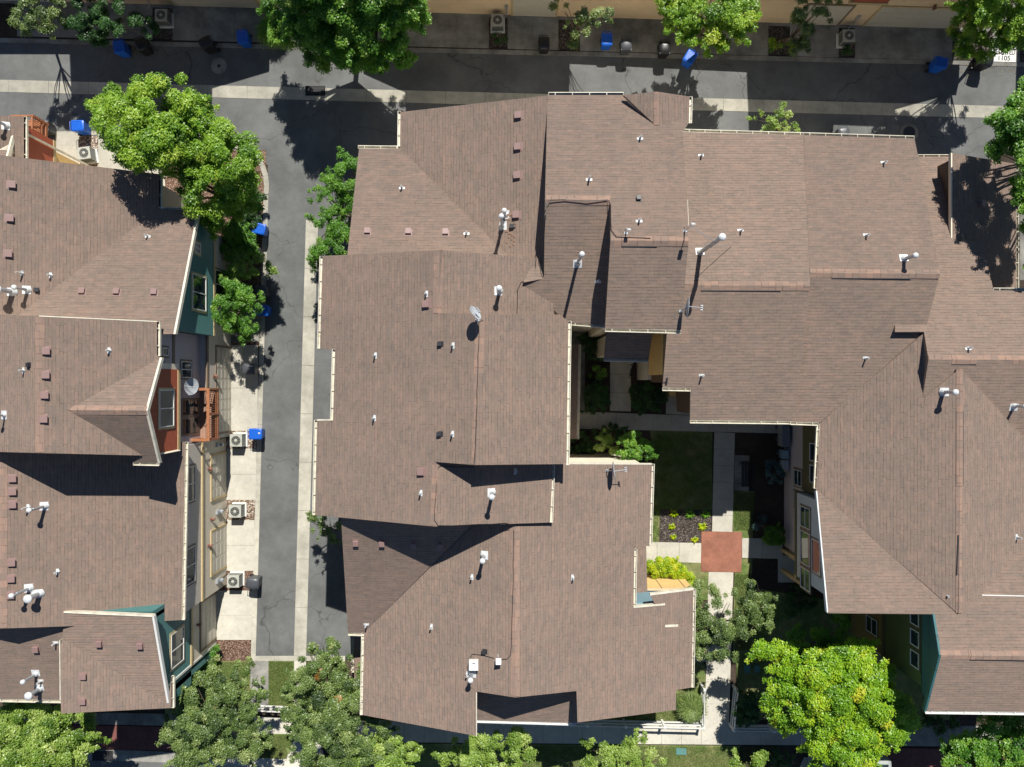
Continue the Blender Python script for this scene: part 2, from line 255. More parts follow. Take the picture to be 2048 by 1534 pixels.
# ---------------------------------------------------------------- mesh builder
class MB:
    def __init__(s): s.v = []; s.f = []; s.mi = []; s.uv = {}
    def add(s, vs, fs, mi=0):
        o = len(s.v); s.v += [tuple(v) for v in vs]
        for f in fs: s.f.append(tuple(i+o for i in f)); s.mi.append(mi)
    def hexa(s, p, mi=0):   # 8 points: 4 bottom, 4 top (same order)
        s.add(p, [(3, 2, 1, 0), (4, 5, 6, 7), (0, 1, 5, 4), (1, 2, 6, 5), (2, 3, 7, 6), (3, 0, 4, 7)], mi)
    def box(s, x0, x1, y0, y1, z0, z1, mi=0):
        s.hexa([(x0, y0, z0), (x1, y0, z0), (x1, y1, z0), (x0, y1, z0), (x0, y0, z1), (x1, y0, z1), (x1, y1, z1), (x0, y1, z1)], mi)
    def prism(s, bot, top, mi=0):
        n = len(bot); s.add(list(bot)+list(top), [tuple(reversed(range(n))), tuple(range(n, 2*n))]+[(i, (i+1) % n, n+(i+1) % n, n+i) for i in range(n)], mi)
    def wbox(s, w, a, b, z0, z1, d0, d1, mi=0):
        s.prism([w.p(a, z0, d0), w.p(b, z0, d0), w.p(b, z0, d1), w.p(a, z0, d1)], [w.p(a, z1, d0), w.p(b, z1, d0), w.p(b, z1, d1), w.p(a, z1, d1)], mi)
    def wpoly(s, w, pts, d0, d1, mi=0):
        s.prism([w.p(a, z, d0) for a, z in pts], [w.p(a, z, d1) for a, z in pts], mi)
    def tube(s, pts, rad, n=8, mi=0, cap=True):
        pts = [Vector(p) for p in pts]; m = len(pts); rad = rad if isinstance(rad, (list, tuple)) else [rad]*m
        o = len(s.v); up0 = None
        for i, p in enumerate(pts):
            t = (pts[min(i+1, m-1)]-pts[max(i-1, 0)]).normalized()
            a = t.orthogonal().normalized() if up0 is None else (up0-t*up0.dot(t)).normalized()
            up0 = a; b = t.cross(a)
            for k in range(n):
                th = 2*math.pi*k/n; s.v.append(tuple(p+(a*math.cos(th)+b*math.sin(th))*rad[i]))
        for i in range(m-1):
            for k in range(n):
                s.f.append((o+i*n+k, o+i*n+(k+1) % n, o+(i+1)*n+(k+1) % n, o+(i+1)*n+k)); s.mi.append(mi)
        if cap:
            s.f.append(tuple(o+k for k in reversed(range(n)))); s.mi.append(mi); s.f.append(tuple(o+(m-1)*n+k for k in range(n))); s.mi.append(mi)
    def lathe(s, c, prof, n=16, mi=0, ax=None):
        """profile [(r,z)] turned round a vertical axis at c"""
        o = len(s.v)
        for r, z in prof:
            for k in range(n):
                th = 2*math.pi*k/n; s.v.append((c[0]+r*math.cos(th), c[1]+r*math.sin(th), c[2]+z))
        for i in range(len(prof)-1):
            for k in range(n):
                s.f.append((o+i*n+k, o+i*n+(k+1) % n, o+(i+1)*n+(k+1) % n, o+(i+1)*n+k)); s.mi.append(mi)
        s.f.append(tuple(o+k for k in reversed(range(n)))); s.mi.append(mi)
        s.f.append(tuple(o+(len(prof)-1)*n+k for k in range(n))); s.mi.append(mi)
    def build(s, name, mats, parent=None, smooth=False, bevel=0):
        me = bpy.data.meshes.new(name); me.from_pydata(s.v, [], s.f)
        for m in (mats if isinstance(mats, (list, tuple)) else [mats]): me.materials.append(m)
        for p, k in zip(me.polygons, s.mi): p.material_index = k
        bm = bmesh.new(); bm.from_mesh(me); bmesh.ops.recalc_face_normals(bm, faces=bm.faces); bm.to_mesh(me); bm.free()
        if smooth:
            me.shade_smooth(); me.set_sharp_from_angle(angle=R(38))
        o = bpy.data.objects.new(name, me); COL.objects.link(o)
        if bevel:
            b = o.modifiers.new('b', 'BEVEL'); b.width = bevel; b.segments = 2; b.limit_method = 'ANGLE'; b.angle_limit = R(50)
        if parent: o.parent = parent
        return o
def tag(o, label=None, cat=None, group=None, kind=None):
    if label: o['label'] = label
    if cat: o['category'] = cat
    if group: o['group'] = group
    if kind: o['kind'] = kind
    return o
def empty(name, loc=(0, 0, 0), label=None, cat=None, group=None, rz=0):
    o = bpy.data.objects.new(name, None); COL.objects.link(o); o.location = loc; o.rotation_euler.z = rz; o.empty_display_size = 0.2
    return tag(o, label, cat, group)
def copy_tree(o, loc, rz, label=None, group=None, scale=None):
    r = o.copy(); COL.objects.link(r); r.location = loc; r.rotation_euler.z = rz
    if scale: r.scale = (scale,)*3
    if label: r['label'] = label
    if group: r['group'] = group
    for ch in list(o.children):
        c = ch.copy(); COL.objects.link(c); c.parent = r
        for g in list(ch.children):
            d = g.copy(); COL.objects.link(d); d.parent = c
    return r
def xy(p): return Vector((p[0], p[1]))
def inset(pts, ds):
    """2-D polygon inset, one distance per edge i -> i+1"""
    n = len(pts); A = sum(pts[i].x*pts[(i+1) % n].y-pts[(i+1) % n].x*pts[i].y for i in range(n)); sg = 1 if A > 0 else -1
    ls = []
    for i in range(n):
        a, b = pts[i], pts[(i+1) % n]; d = (b-a).normalized(); nn = Vector((-d.y, d.x))*sg; ls.append((a+nn*ds[i], d))
    out = []
    for i in range(n):
        (p, d), (q, e) = ls[i-1], ls[i]; cr = d.x*e.y-d.y*e.x
        if abs(cr) < 0.05: out.append(q if ds[i] >= ds[i-1] else p+d*((pts[i]-p).dot(d))); continue
        t = ((q-p).x*e.y-(q-p).y*e.x)/cr; out.append(p+d*t)
    return out
class House:
    def __init__(s, name, loc, label, cat='building', group=None):
        s.e = empty(name, (0, 0, 0), label, cat, group); s.edges = {}; s.todo = []
    def facet(s, pl, pts, ov=0.25, z0=0.0, wall=0, thick=0.16, mat=None, ovs=None, name='roof', body=True):
        P = [pl.at(*p) for p in pts]; mb = MB(); n = len(P); t = Vector((0, 0, thick))
        mb.add(P, [tuple(range(n))], 0); mb.add([p-t for p in P], [tuple(range(n))], 1)
        for i in range(n):
            j = (i+1) % n; mb.add([P[i], P[j], P[j]-t, P[i]-t], [(0, 1, 2, 3)], 1)
        o = mb.build(name, [mat or M_SH, M_FASC], s.e)
        me = o.data; uvl = me.uv_layers.new(name='UVMap'); k = math.sqrt(1+pl.s**2); per = Vector((-pl.u.y, pl.u.x))
        for lp in me.loops:
            c = me.vertices[lp.vertex_index].co; q = Vector((c.x, c.y)); uvl.data[lp.index].uv = (q.dot(per)+37.3, (q-xy(pl.a)).dot(pl.u)*k+50*0.145)
        if body: s.todo.append((pl, pts, P, ov, z0, wall, thick, ovs))
        return o
    def bodies(s, mats, name='wall'):
        cnt = {}
        for (_, pts, *_r) in s.todo:
            for i in range(len(pts)):
                k = frozenset((pts[i], pts[(i+1) % len(pts)])); cnt[k] = cnt.get(k, 0)+1
        by = {}
        for (pl, pts, P, ov, z0, wl, th, ovs) in s.todo:
            n = len(pts); ds = []
            for i in range(n):
                k = frozenset((pts[i], pts[(i+1) % n])); ds.append(0.0 if cnt[k] > 1 else (ovs.get(i, ov) if ovs else ov))
            q = inset([xy(p) for p in P], ds); mb = by.setdefault(wl, MB())
            mb.prism([(p.x, p.y, z0) for p in q], [(p.x, p.y, pl.z(p.x, p.y)-th-0.004) for p in q])
        for wl, mb in by.items(): mb.build(name, mats[wl], s.e)
    def part(s, mb, name, mats, **k): return mb.build(name, mats, s.e, **k)
    def gutter(s, pl, a, b, name='gutter', mat=None, wd=0.13):
        """eave gutter just outside the roof edge a->b (photo pixels), with its hangers"""
        A, B = pl.at(*a), pl.at(*b); d = (B-A); ln = d.length; d.normalize(); out = pl.out
        mb = MB(); z = Vector((0, 0, 1))
        A = A-out*0.02; B = B-out*0.02
        def bar(o0, o1, z0, z1):
            mb.hexa([A+out*o0+z*z0, B+out*o0+z*z0, B+out*o1+z*z0, A+out*o1+z*z0, A+out*o0+z*z1, B+out*o0+z*z1, B+out*o1+z*z1, A+out*o1+z*z1])
        bar(0.02, 0.03+wd, -0.13, -0.115); bar(0.005, 0.02, -0.13, 0.0); bar(wd, 0.03+wd, -0.115, -0.005)
        for k in range(int(ln/0.8)+1):
            c = A+d*(0.3+k*0.8)
            if (c-A).length < ln-0.1: mb.hexa([c+d*u+out*v+z*q for q in (-0.03, -0.008) for u, v in ((0, 0.01), (0.03, 0.01), (0.03, wd), (0, wd))])
        for E, sgn in ((A, 1), (B, -1)):
            mb.hexa([E+d*u*sgn+out*v+z*q for q in (-0.13, -0.002) for u, v in ((0, 0.0), (0.012, 0.0), (0.012, 0.03+wd), (0, 0.03+wd))])
        s.part(mb, name, mat or M_CREAM)
    def fascia(s, pl, a, b, mat=None, wd=0.05, name='fascia', hgt=0.2, up=0.012):
        """painted rake board along a roof edge"""
        A, B = pl.at(*a), pl.at(*b); d = xy(B-A).normalized(); nn = Vector((-d.y, d.x, 0)); z = Vector((0, 0, 1))
        mb = MB(); mb.hexa([A-nn*wd-z*hgt, B-nn*wd-z*hgt, B+nn*wd-z*hgt, A+nn*wd-z*hgt, A-nn*wd+z*up, B-nn*wd+z*up, B+nn*wd+z*up, A+nn*wd+z*up])
        s.part(mb, name, mat or M_CREAM)
    def ridge(s, p1, p2, a, b, wd=0.21, vent=None):
        """cap course along the ridge a->b; p1 and p2 are the planes either side (p2 may be None)"""
        A = p1.at(*a); B = p1.at(*b); d = xy(B-A).normalized(); mb = MB()
        for pl in (p1, p2):
            if pl is None: continue
            n3 = pl.out; lo = 0.02
            q = [A, B, B+Vector((n3.x*wd, n3.y*wd, 0)), A+Vector((n3.x*wd, n3.y*wd, 0))]
            q = [Vector((v.x, v.y, (A.z if i < 2 else A.z-pl.sa*wd))) for i, v in enumerate(q)]
            q[1].z = B.z; q[2].z = B.z-pl.sa*wd
            mb.hexa([v-Vector((0, 0, 0.03)) for v in q]+[v+Vector((0, 0, lo)) for v in q])
        o = s.part(mb, 'ridge_cap', M_RC)
        uvl = o.data.uv_layers.new(name='UVMap')
        for lp in o.data.loops:
            c = o.data.vertices[lp.vertex_index].co; q = Vector((c.x, c.y)); t = q.dot(d); uvl.data[lp.index].uv = (q.dot(Vector((-d.y, d.x)))+3.1, t)
        if vent:      # dark ridge vent showing along the shaded side
            f0, f1 = vent; A2 = A.lerp(B, f0); B2 = A.lerp(B, f1); pl = p2 or p1; n3 = pl.out; mb = MB()
            c = [v+n3*(wd+k)+Vector((0, 0, z-pl.sa*wd)) for z in (-0.01, 0.035) for v, k in ((A2, 0.0), (B2, 0.0), (B2, 0.03), (A2, 0.03))]
            mb.hexa(c); s.part(mb, 'ridge_vent', M_BVENT)
            mb = MB(); nn = Vector((0, 0, 0.035))
            for pl in (p1, p2):
                if pl is None: continue
                n3 = pl.out; q = [A2, B2, B2+n3*wd-Vector((0, 0, pl.sa*wd)), A2+n3*wd-Vector((0, 0, pl.sa*wd))]
                mb.hexa([v+Vector((0, 0, 0.021)) for v in q]+[v+Vector((0, 0, 0.040)) for v in q])
            o = s.part(mb, 'ridge_vent_cover', M_RC); uvl = o.data.uv_layers.new(name='UVMap')
            for lp in o.data.loops:
                c = o.data.vertices[lp.vertex_index].co; q = Vector((c.x, c.y)); uvl.data[lp.index].uv = (q.dot(Vector((-d.y, d.x)))+3.1, q.dot(d))
    def window(s, w, a, b, z0, z1, trim=None, split='h', tw=0.1, name='window', off=0.0, deep=0.03):
        if a > b: a, b = b, a
        mb = MB(); t = tw; f = 0.045; o = off
        mb.wbox(w, a-t, b+t, z0-t, z0, o, o+deep, 0); mb.wbox(w, a-t, b+t, z1, z1+t, o, o+deep, 0); mb.wbox(w, a-t, a, z0, z1, o, o+deep, 0); mb.wbox(w, b, b+t, z0, z1, o, o+deep, 0)
        e = o+deep+0.02
        mb.wbox(w, a, b, z0, z0+f, o, e, 1); mb.wbox(w, a, b, z1-f, z1, o, e, 1); mb.wbox(w, a, a+f, z0+f, z1-f, o, e, 1); mb.wbox(w, b-f, b, z0+f, z1-f, o, e, 1)
        if split == 'v': c = (z0+z1)/2; mb.wbox(w, a+f, b-f, c-f/2, c+f/2, o, e-0.006, 1)
        if split == 'h': c = (a+b)/2; mb.wbox(w, c-f/2, c+f/2, z0+f, z1-f, o, e-0.006, 1)
        wn = s.part(mb, name, [trim or M_TRB, M_WHITE]); mb = MB(); mb.wbox(w, a+f, b-f, z0+f, z1-f, o, o+0.022); mb.build('pane', M_GLASS, wn)
    def garage(s, w, a, b, h=2.15, trim=None, panels=4, cols=4, mat=None, rec=0.12):
        mb = MB(); t = 0.12
        mb.wbox(w, a-t, a, 0, h+t, -0.02, 0.04); mb.wbox(w, b, b+t, 0, h+t, -0.02, 0.04); mb.wbox(w, a, b, h, h+t, -0.02, 0.04)
        s.part(mb, 'garage_trim', trim or M_TRB); mb = MB()
        for i in range(panels):
            mb.wbox(w, a, b, i*h/panels+0.008, (i+1)*h/panels-0.004, 0.0, 0.022)
            nc = max(2, int((b-a)/0.6))
            for j in range(nc):
                u0 = a+(b-a)*j/nc+0.07; u1 = a+(b-a)*(j+1)/nc-0.07; mb.wbox(w, u0, u1, i*h/panels+0.11, (i+1)*h/panels-0.11, 0.022, 0.032)
        s.part(mb, 'garage_door', mat or M_GD)
    # ---- roof furniture (parts of the building)
    def boxvent(s, pl, px, py, sz=0.30, mat=None, name='roof_vent'):
        c = pl.at(px, py); mb = MB(); k = pl.s; U = Vector((pl.u.x, pl.u.y, k)).normalized(); T = Vector((-pl.u.y, pl.u.x, 0)); n = pl.n()
        mb.hexa([c+T*a+U*b+n*z for z in (0.0, 0.012) for a, b in ((-sz*.62, -sz*.5), (sz*.62, -sz*.5), (sz*.62, sz*.75), (-sz*.62, sz*.75))])
        g = sz*0.5; b0, b1 = -g, g
        lo = [c+T*a+U*b+n*0.012 for a, b in ((-g*.82, b0*.8), (g*.82, b0*.8), (g*.82, b1*.85), (-g*.82, b1*.85))]
        hi = [c+T*a+U*b+n*z for a, b, z in ((-g*.82, b0*.8, .13), (g*.82, b0*.8, .13), (g*.82, b1*.85, .10), (-g*.82, b1*.85, .10))]
        mb.hexa(lo+hi)
        mb.hexa([c+T*a+U*b+n*z for a, b, z in ((-g, b0, .125), (g, b0, .125), (g, b1, .095), (-g, b1, .095), (-g*.94, b0*.94, .165), (g*.94, b0*.94, .165), (g*.94, b1*.94, .125), (-g*.94, b1*.94, .125))])
        s.part(mb, name, mat or M_VENT, bevel=0.012)
    def pvent(s, pl, px, py, h=0.35, r=0.04, rot=None):
        c = pl.at(px, py); mb = MB(); k = pl.s; U = Vector((pl.u.x, pl.u.y, k)).normalized(); T = Vector((-pl.u.y, pl.u.x, 0)); n = pl.n()
        mb.hexa([c+T*a+U*b+n*z for z in (0.0, 0.014) for a, b in ((-.14, -.02), (.14, -.02), (.14, .10), (-.14, .10))])
        mb.lathe((c.x, c.y, c.z), [(0.075, -0.02), (0.07, 0.03), (r+0.008, 0.09), (r, 0.09), (r, h), (r-0.012, h), (r-0.012, h-0.1)], 10)
        s.part(mb, 'plumbing_vent', M_PVC, smooth=True)
    def flue(s, pl, px, py, h=1.0, r=0.075, cap=0.13, elbow=None, mat=None, guys=None):
        c = pl.at(px, py); mb = MB(); U = Vector((pl.u.x, pl.u.y, pl.s)).normalized(); T = Vector((-pl.u.y, pl.u.x, 0)); n = pl.n()
        top = c+Vector((0, 0, h)); mt = mat or M_GALV
        mb.lathe(c, [(r, -0.05), (r, h)], 14)
        for z in np.arange(0.9, h, 0.9): mb.lathe(c+Vector((0, 0, float(z))), [(r+0.008, 0), (r+0.008, 0.05)], 14)
        o = s.part(mb, 'flue_pipe', mt, smooth=True); mb = MB()
        mb.hexa([c+T*a+U*b+n*z for z in (0.0, 0.014) for a, b in ((-.2, -.12), (.2, -.12), (.2, .24), (-.2, .24))])
        mb.lathe(c, [(r+0.09, -0.04), (r+0.06, 0.05), (r+0.015, 0.16), (r+0.002, 0.16)], 14); mb.build('flashing', M_PVC, o, smooth=True); mb = MB()
        mb.lathe(top, [(r, -0.03), (r+0.01, -0.02), (cap*.8, 0.0), (cap, 0.03), (cap, 0.09), (cap*.9, 0.115), (cap*.5, 0.15), (0.01, 0.165)], 18); mb.build('cap', M_PVC, o, smooth=True)
        if guys:
            for g in guys:
                mb = MB(); mb.tube([c+Vector((0, 0, h*g[3])), g[0].at(g[1], g[2])+Vector((0, 0, .02))], 0.013, 6); mb.build('guy_wire', M_GALV, o)
        return c
    def line(s, pl, pts, r=0.016, name='cable', mat=None, up=0.02):
        mb = MB(); P = [(q[0] if isinstance(q[0], Plane) else pl).at(*(q[-2:]))+Vector((0, 0, up)) for q in pts]
        Q = [P[0]]
        for a, b in zip(P, P[1:]):
            k = max(1, int((b-a).length/0.5))
            for i in range(1, k+1):
                q = a.lerp(b, i/k)
                if i < k: q = q+Vector((random.uniform(-.02, .02), random.uniform(-.02, .02), 0))
                Q.append(q)
        mb.tube(Q, r, 5); s.part(mb, name, mat or M_CABLE)
def sheet(name, pts, z, mat, kind='structure', label=None, thick=0.0, h=None):
    """flat ground sheet / slab from photo pixels"""
    mb = MB(); P = [W(p[0], p[1], z) for p in pts]
    if thick: mb.prism([p-Vector((0, 0, thick)) for p in P], P)
    else: mb.add(P, [tuple(range(len(P)))])
    o = mb.build(name, mat); o['kind'] = kind
    if label: o['label'] = label
    return o
def slabs(name, q, nx, ny, z, mat, gap=0.014, thick=0.06, parent=None, sx=None, sy=None):
    """concrete flags: quad q (px corners, going round) split into nx x ny panels with joints"""
    P = [W(p[0], p[1], z) for p in q]; mb = MB()
    sx = sx or [i/nx for i in range(nx+1)]; sy = sy or [j/ny for j in range(ny+1)]
    def at(u, v): return (P[0].lerp(P[1], u)).lerp(P[3].lerp(P[2], u), v)
    lu = (P[1]-P[0]).length; lv = (P[3]-P[0]).length; gu = gap/lu/2; gv = gap/lv/2
    for i in range(len(sx)-1):
        for j in range(len(sy)-1):
            dz = Vector((0, 0, random.uniform(-0.003, 0.003)))
            c = [at(sx[i]+gu, sy[j]+gv)+dz, at(sx[i+1]-gu, sy[j]+gv)+dz, at(sx[i+1]-gu, sy[j+1]-gv)+dz, at(sx[i]+gu, sy[j+1]-gv)+dz]
            mb.prism([p-Vector((0, 0, thick)) for p in c], c)
    o = mb.build(name, mat, parent)
    if not parent: o['kind'] = 'structure'
    return o
# ================================================================ GROUND
g = MB(); g.box(-150, 150, -150, 150, -0.5, -0.03); tag(g.build('ground', M_SOIL), kind='structure')
sheet('road', [(-900, 60), (2900, 150), (2900, 330), (-900, 330)], 0.0, M_ASP)
sheet('alley', [(537, 300), (1000, 300), (1000, 1318), (502, 1318)], -0.004, M_ASP)
def strip(name, a, b, wd_px, n, z, mat, gap=0.02):
    """long concrete strip from a to b (px centre line), wd in px, n panels"""
    d = Vector((b[0]-a[0], b[1]-a[1])).normalized(); nn = Vector((-d.y, d.x))*wd_px/2
    return slabs(name, [(a[0]+nn.x, a[1]+nn.y), (b[0]+nn.x, b[1]+nn.y), (b[0]-nn.x, b[1]-nn.y), (a[0]-nn.x, a[1]-nn.y)], n, 1, z, mat, gap)
strip('gutter_strip', (-300, 163.5), (2400, 234.5), 25, 34, 0.016, M_GUT)
strip('gutter_strip', (624, 440), (600, 1312), 25, 9, 0.016, M_GUT)
strip('kerb', (-300, 73), (2400, 137), 9.5, 30, 0.02, M_CON2)
slabs('kerb', [(527, 386), (537, 386), (511.5, 1312), (501.5, 1312)], 1, 12, 0.02, M_GUT)
# curved kerb by the tree bed
pp = [W(x, y, 0.06) for x, y in [(532, 388), (533, 372), (531, 352), (524, 330), (512, 312), (494, 298), (470, 291)]]
mb = MB()
for a, b in zip(pp, pp[1:]):
    d = (b-a).normalized(); nn = Vector((-d.y, d.x, 0))*0.14; zz = Vector((0, 0, 0.12)); mb.hexa([a-nn-zz, b-nn-zz, b+nn-zz, a+nn-zz, a-nn, b-nn, b+nn, a+nn])
tag(mb.build('kerb', M_GUT), kind='structure')
slabs('kerb', [(502, 1312), (690, 1312), (690, 1322), (502, 1322)], 4, 1, 0.022, M_GUT)
# north aprons (driveways of the top row)
def yc(x): return 69+0.0262*x         # north edge of the kerb
def yb(x): return 16+0.0296*(x-400)   # foot of the top row
def apron(x0, x1, n, back=0, m=None, z=0.03): return slabs('driveway', [(x0, yb(x0)-back), (x1, yb(x1)-back), (x1, yc(x1)+1.6), (x0, yc(x0)+1.6)], n, 1, z, m or M_CON2)
apron(34, 225, 3); apron(225, 305, 1); apron(345, 530, 3); apron(588, 640, 1); apron(755, 850, 1, 40); apron(850, 978, 2); apron(1015, 1117, 2); apron(1160, 1330, 3, 60); apron(1330, 1537, 3, 60); apron(1580, 1678, 2); apron(1710, 1905, 3); apron(1985, 2040, 1, 60)
for x0, x1 in ((305, 345), (530, 588), (978, 1015), (1117, 1160), (1537, 1580), (1678, 1710), (2040, 2120), (1905, 1985)):
    sheet('planting_bed', [(x0, yb(x0)-25), (x1, yb(x1)-25), (x1, yc(x1)), (x0, yc(x0))], 0.012, M_MUL, 'structure')
sheet('foundation_strip', [(-200, -8), (2300, 66), (2300, 74), (-200, 0)], 0.035, M_CON2)
# left driveways
def dw(x0, y0, x1, y1, n=1, m=2, x0b=None, x1b=None, mat=None): return slabs('driveway', [(x0, y0), (x1, y0), (x1b or x1, y1), (x0b or x0, y1)], n, m, 0.03, mat or M_CON)
dw(438, 690, 516, 862, 1, 2, 438, 515); dw(440, 897, 513, 1000, 1, 2, 440, 511); dw(438, 1040, 509, 1142, 1, 2, 438, 508); dw(420, 1181, 506, 1280, 1, 2, 418, 503)
dw(428, 590, 521, 684, 1, 1, 438, 518, M_CON2)
slabs('driveway', [(110, 264), (158, 264), (158, 345), (110, 345)], 1, 1, 0.03, M_CON); slabs('driveway', [(196, 268), (330, 268), (330, 420), (196, 420)], 2, 1, 0.03, M_CON)
slabs('kerb', [(-20, 262), (330, 262), (330, 270), (-20, 270)], 4, 1, 0.02, M_GUT)
tag(sheet('rock_bed', [(158, 272), (196, 272), (196, 350), (158, 350)], 0.016, M_ROCK), kind='structure')
sheet('rock_bed', [(438, 862), (514, 862), (512, 897), (440, 897)], 0.016, M_ROCK)
sheet('rock_bed', [(438, 1000), (510, 1000), (509, 1040), (438, 1040)], 0.016, M_ROCK)
sheet('rock_bed', [(438, 1142), (508, 1142), (506, 1181), (420, 1181)], 0.016, M_MUR)
sheet('mulch_bed', [(418, 1280), (502, 1280), (501, 1322), (400, 1322)], 0.016, M_MUR)
sheet('mulch_bed', [(330, 300), (532, 300), (532, 388), (527, 600), (330, 600)], 0.012, M_MUR)
sheet('mulch_bed', [(428, 684), (518, 684), (516, 700), (428, 700)], 0.02, M_MUR)
sheet('lawn', [(330, 1322), (501, 1322), (500, 1412), (330, 1450)], 0.03, M_LAWN)
sheet('lawn', [(537, 1322), (588, 1322), (588, 1412), (537, 1414)], 0.035, M_LAWN)
sheet('lawn', [(380, 1466), (591, 1468), (574, 1518), (380, 1512)], 0.035, M_LAWN)
slabs('path', [(501, 1322), (537, 1322), (537, 1412), (500, 1412)], 1, 3, 0.035, M_CON2)
slabs('path', [(588, 1322), (612, 1322), (612, 1436), (588, 1436)], 1, 3, 0.035, M_CON)
slabs('pavement', [(350, 1430), (690, 1438), (690, 1472), (350, 1464)], 7, 1, 0.03, M_CON)
slabs('path', [(591, 1468), (640, 1468), (650, 1530), (571, 1520)], 1, 1, 0.034, M_CON)
slabs('kerb', [(350, 1513), (900, 1522), (900, 1545), (350, 1536)], 6, 1, 0.028, M_CON)
slabs('kerb', [(120, 1496), (350, 1504), (350, 1526), (120, 1518)], 2, 1, 0.02, M_CON2)
sheet('street', [(-900, 1505), (350, 1522), (900, 1540), (2900, 1560), (2900, 1900), (-900, 1900)], 0.002, M_ASP)
slabs('pavement', [(-200, 1418), (350, 1428), (350, 1452), (-200, 1442)], 14, 1, 0.03, M_CON2)
slabs('paved_strip', [(-200, 1444), (350, 1454), (350, 1502), (-200, 1490)], 10, 1, 0.026, M_MAR)
# south pavement and lawns
slabs('pavement', [(690, 1440), (1640, 1452), (1640, 1491), (690, 1484)], 24, 1, 0.03, M_CON)
slabs('pavement', [(1700, 1450), (2300, 1456), (2300, 1496), (1640, 1491)], 12, 1, 0.026, M_CON2)
sheet('lawn', [(690, 1486), (1560, 1492), (1545, 1560), (690, 1545)], 0.03, M_LAWN)
sheet('mulch_bed', [(1480, 1491), (1625, 1493), (1600, 1560), (1470, 1556)], 0.034, M_SOIL)
slabs('path', [(1618, 1492), (1640, 1492), (1640, 1560), (1588, 1558)], 1, 3, 0.034, M_CON)
sheet('paved_strip', [(1640, 1496), (1666, 1496), (1650, 1560), (1615, 1560)], 0.038, M_REDP)
slabs('paved_strip', [(1666, 1496), (2300, 1500), (2300, 1560), (1650, 1560)], 12, 1, 0.03, M_MAR)
sheet('lawn', [(1150, 1420), (1395, 1370), (1408, 1452), (1150, 1450)], 0.03, M_LAWN)
sheet('lawn', [(1470, 1170), (1900, 1240), (1900, 1440), (1475, 1440)], 0.02, M_LAWN)
# courtyard
sheet('lawn', [(1150, 855), (1425, 862), (1424, 1022), (1322, 1020), (1318, 1086), (1270, 1086)], 0.02, M_LAWN)
sheet('mulch_bed', [(1320, 1018), (1424, 1020), (1423, 1086), (1318, 1086)], 0.028, M_MUL)
sheet('mulch_bed', [(1060, 600), (1420, 600), (1420, 830), (1060, 830)], 0.008, M_SOIL)
sheet('mulch_bed', [(1150, 858), (1300, 858), (1310, 935), (1100, 935)], 0.026, M_SOIL)
sheet('mulch_bed', [(1468, 862), (1620, 862), (1590, 1240), (1500, 1240), (1508, 1010), (1468, 1010)], 0.012, M_SOIL)
sheet('lawn', [(1466, 982), (1510, 982), (1506, 1030), (1506, 1077), (1466, 1077)], 0.024, M_LAWN)
sheet('lawn', [(1470, 1117), (1505, 1117), (1500, 1300), (1466, 1300)], 0.024, M_LAWN)
sheet('lawn', [(1290, 1125), (1418, 1125), (1418, 1200), (1290, 1200)], 0.024, M_LAWN)
sheet('lawn', [(1375, 1300), (1411, 1330), (1411, 1400), (1375, 1450)], 0.026, M_LAWN)
slabs('path', [(1085, 820), (1565, 838), (1565, 867), (1085, 856)], 13, 1, 0.04, M_CON)
slabs('path', [(1220, 600), (1262, 600), (1262, 823), (1220, 822)], 1, 6, 0.04, M_CON)
slabs('path', [(1332, 760), (1400, 762), (1400, 832), (1332, 828)], 2, 1, 0.042, M_CON)
slabs('path', [(1429, 864), (1470, 866), (1465, 1064), (1424, 1063)], 1, 6, 0.04, M_CON)
slabs('path', [(1470, 910), (1499, 911), (1498, 982), (1468, 981)], 1, 2, 0.04, M_CON2)
slabs('path', [(1270, 1083), (1403, 1086), (1402, 1126), (1270, 1122)], 3, 1, 0.04, M_CON)
slabs('path', [(1484, 1076), (1566, 1078), (1566, 1118), (1484, 1116)], 2, 1, 0.04, M_CON)
slabs('path', [(1417, 1144), (1467, 1144), (1458, 1452), (1409, 1452)], 1, 7, 0.04, M_CON)
slabs('path', [(1385, 1300), (1411, 1300), (1411, 1324), (1385, 1324)], 1, 1, 0.038, M_CON)
slabs('path', [(1556, 1110), (1640, 1112), (1640, 1165), (1556, 1165)], 2, 1, 0.036, M_CON)
slabs('path', [(1135, 640), (1170, 640), (1170, 822), (1135, 820)], 1, 4, 0.036, M_CON2)
sheet('plaza', [(1403, 1063), (1484, 1064), (1483, 1145), (1402, 1143)], 0.052, M_REDP, thick=0.05)
sheet('mulch_bed', [(2000, 300), (2200, 300), (2200, 600), (2000, 600)], 0.008, M_SOIL)
sheet('driveway', [(2040, 330), (2080, 330), (2080, 560), (2040, 560)], 0.02, M_CON2)
# ================================================================ LEFT TOWNHOUSE ROW
A = House('townhouse_row', (0, 0, 0), 'long brown roofed townhouse row at the left with teal and rust red upper walls', 'townhouses')
pA1 = Plane(318, 418, 5.8, 'E'); pA2 = Plane(318, 418, 5.8, 'N'); pA3 = Plane(314, 680, 8.8, 'E'); pA4 = Plane(367, 1050, 5.87, 'E')
pA5b = Plane(300, 1232, 7.8, 'N', -0.3); pA5c = Plane(340, 1385, 6.40, 'E', 0.22)
pA5a = Plane(60, 1400, 6.24, 'S', 0.3); pA0 = Plane(48, 270, 6.0, 'E')
pA5b = Plane(335, 1405, 6.45, 'S', 0.28)
A.facet(pA1, [(-120, 296), (318, 348), (318, 418), (35, 632), (-120, 640)], ov=0.3, z0=0)
A.facet(pA2, [(318, 418), (397, 420), (349, 668), (200, 668), (35, 632)], ov=0.45, z0=3.2)
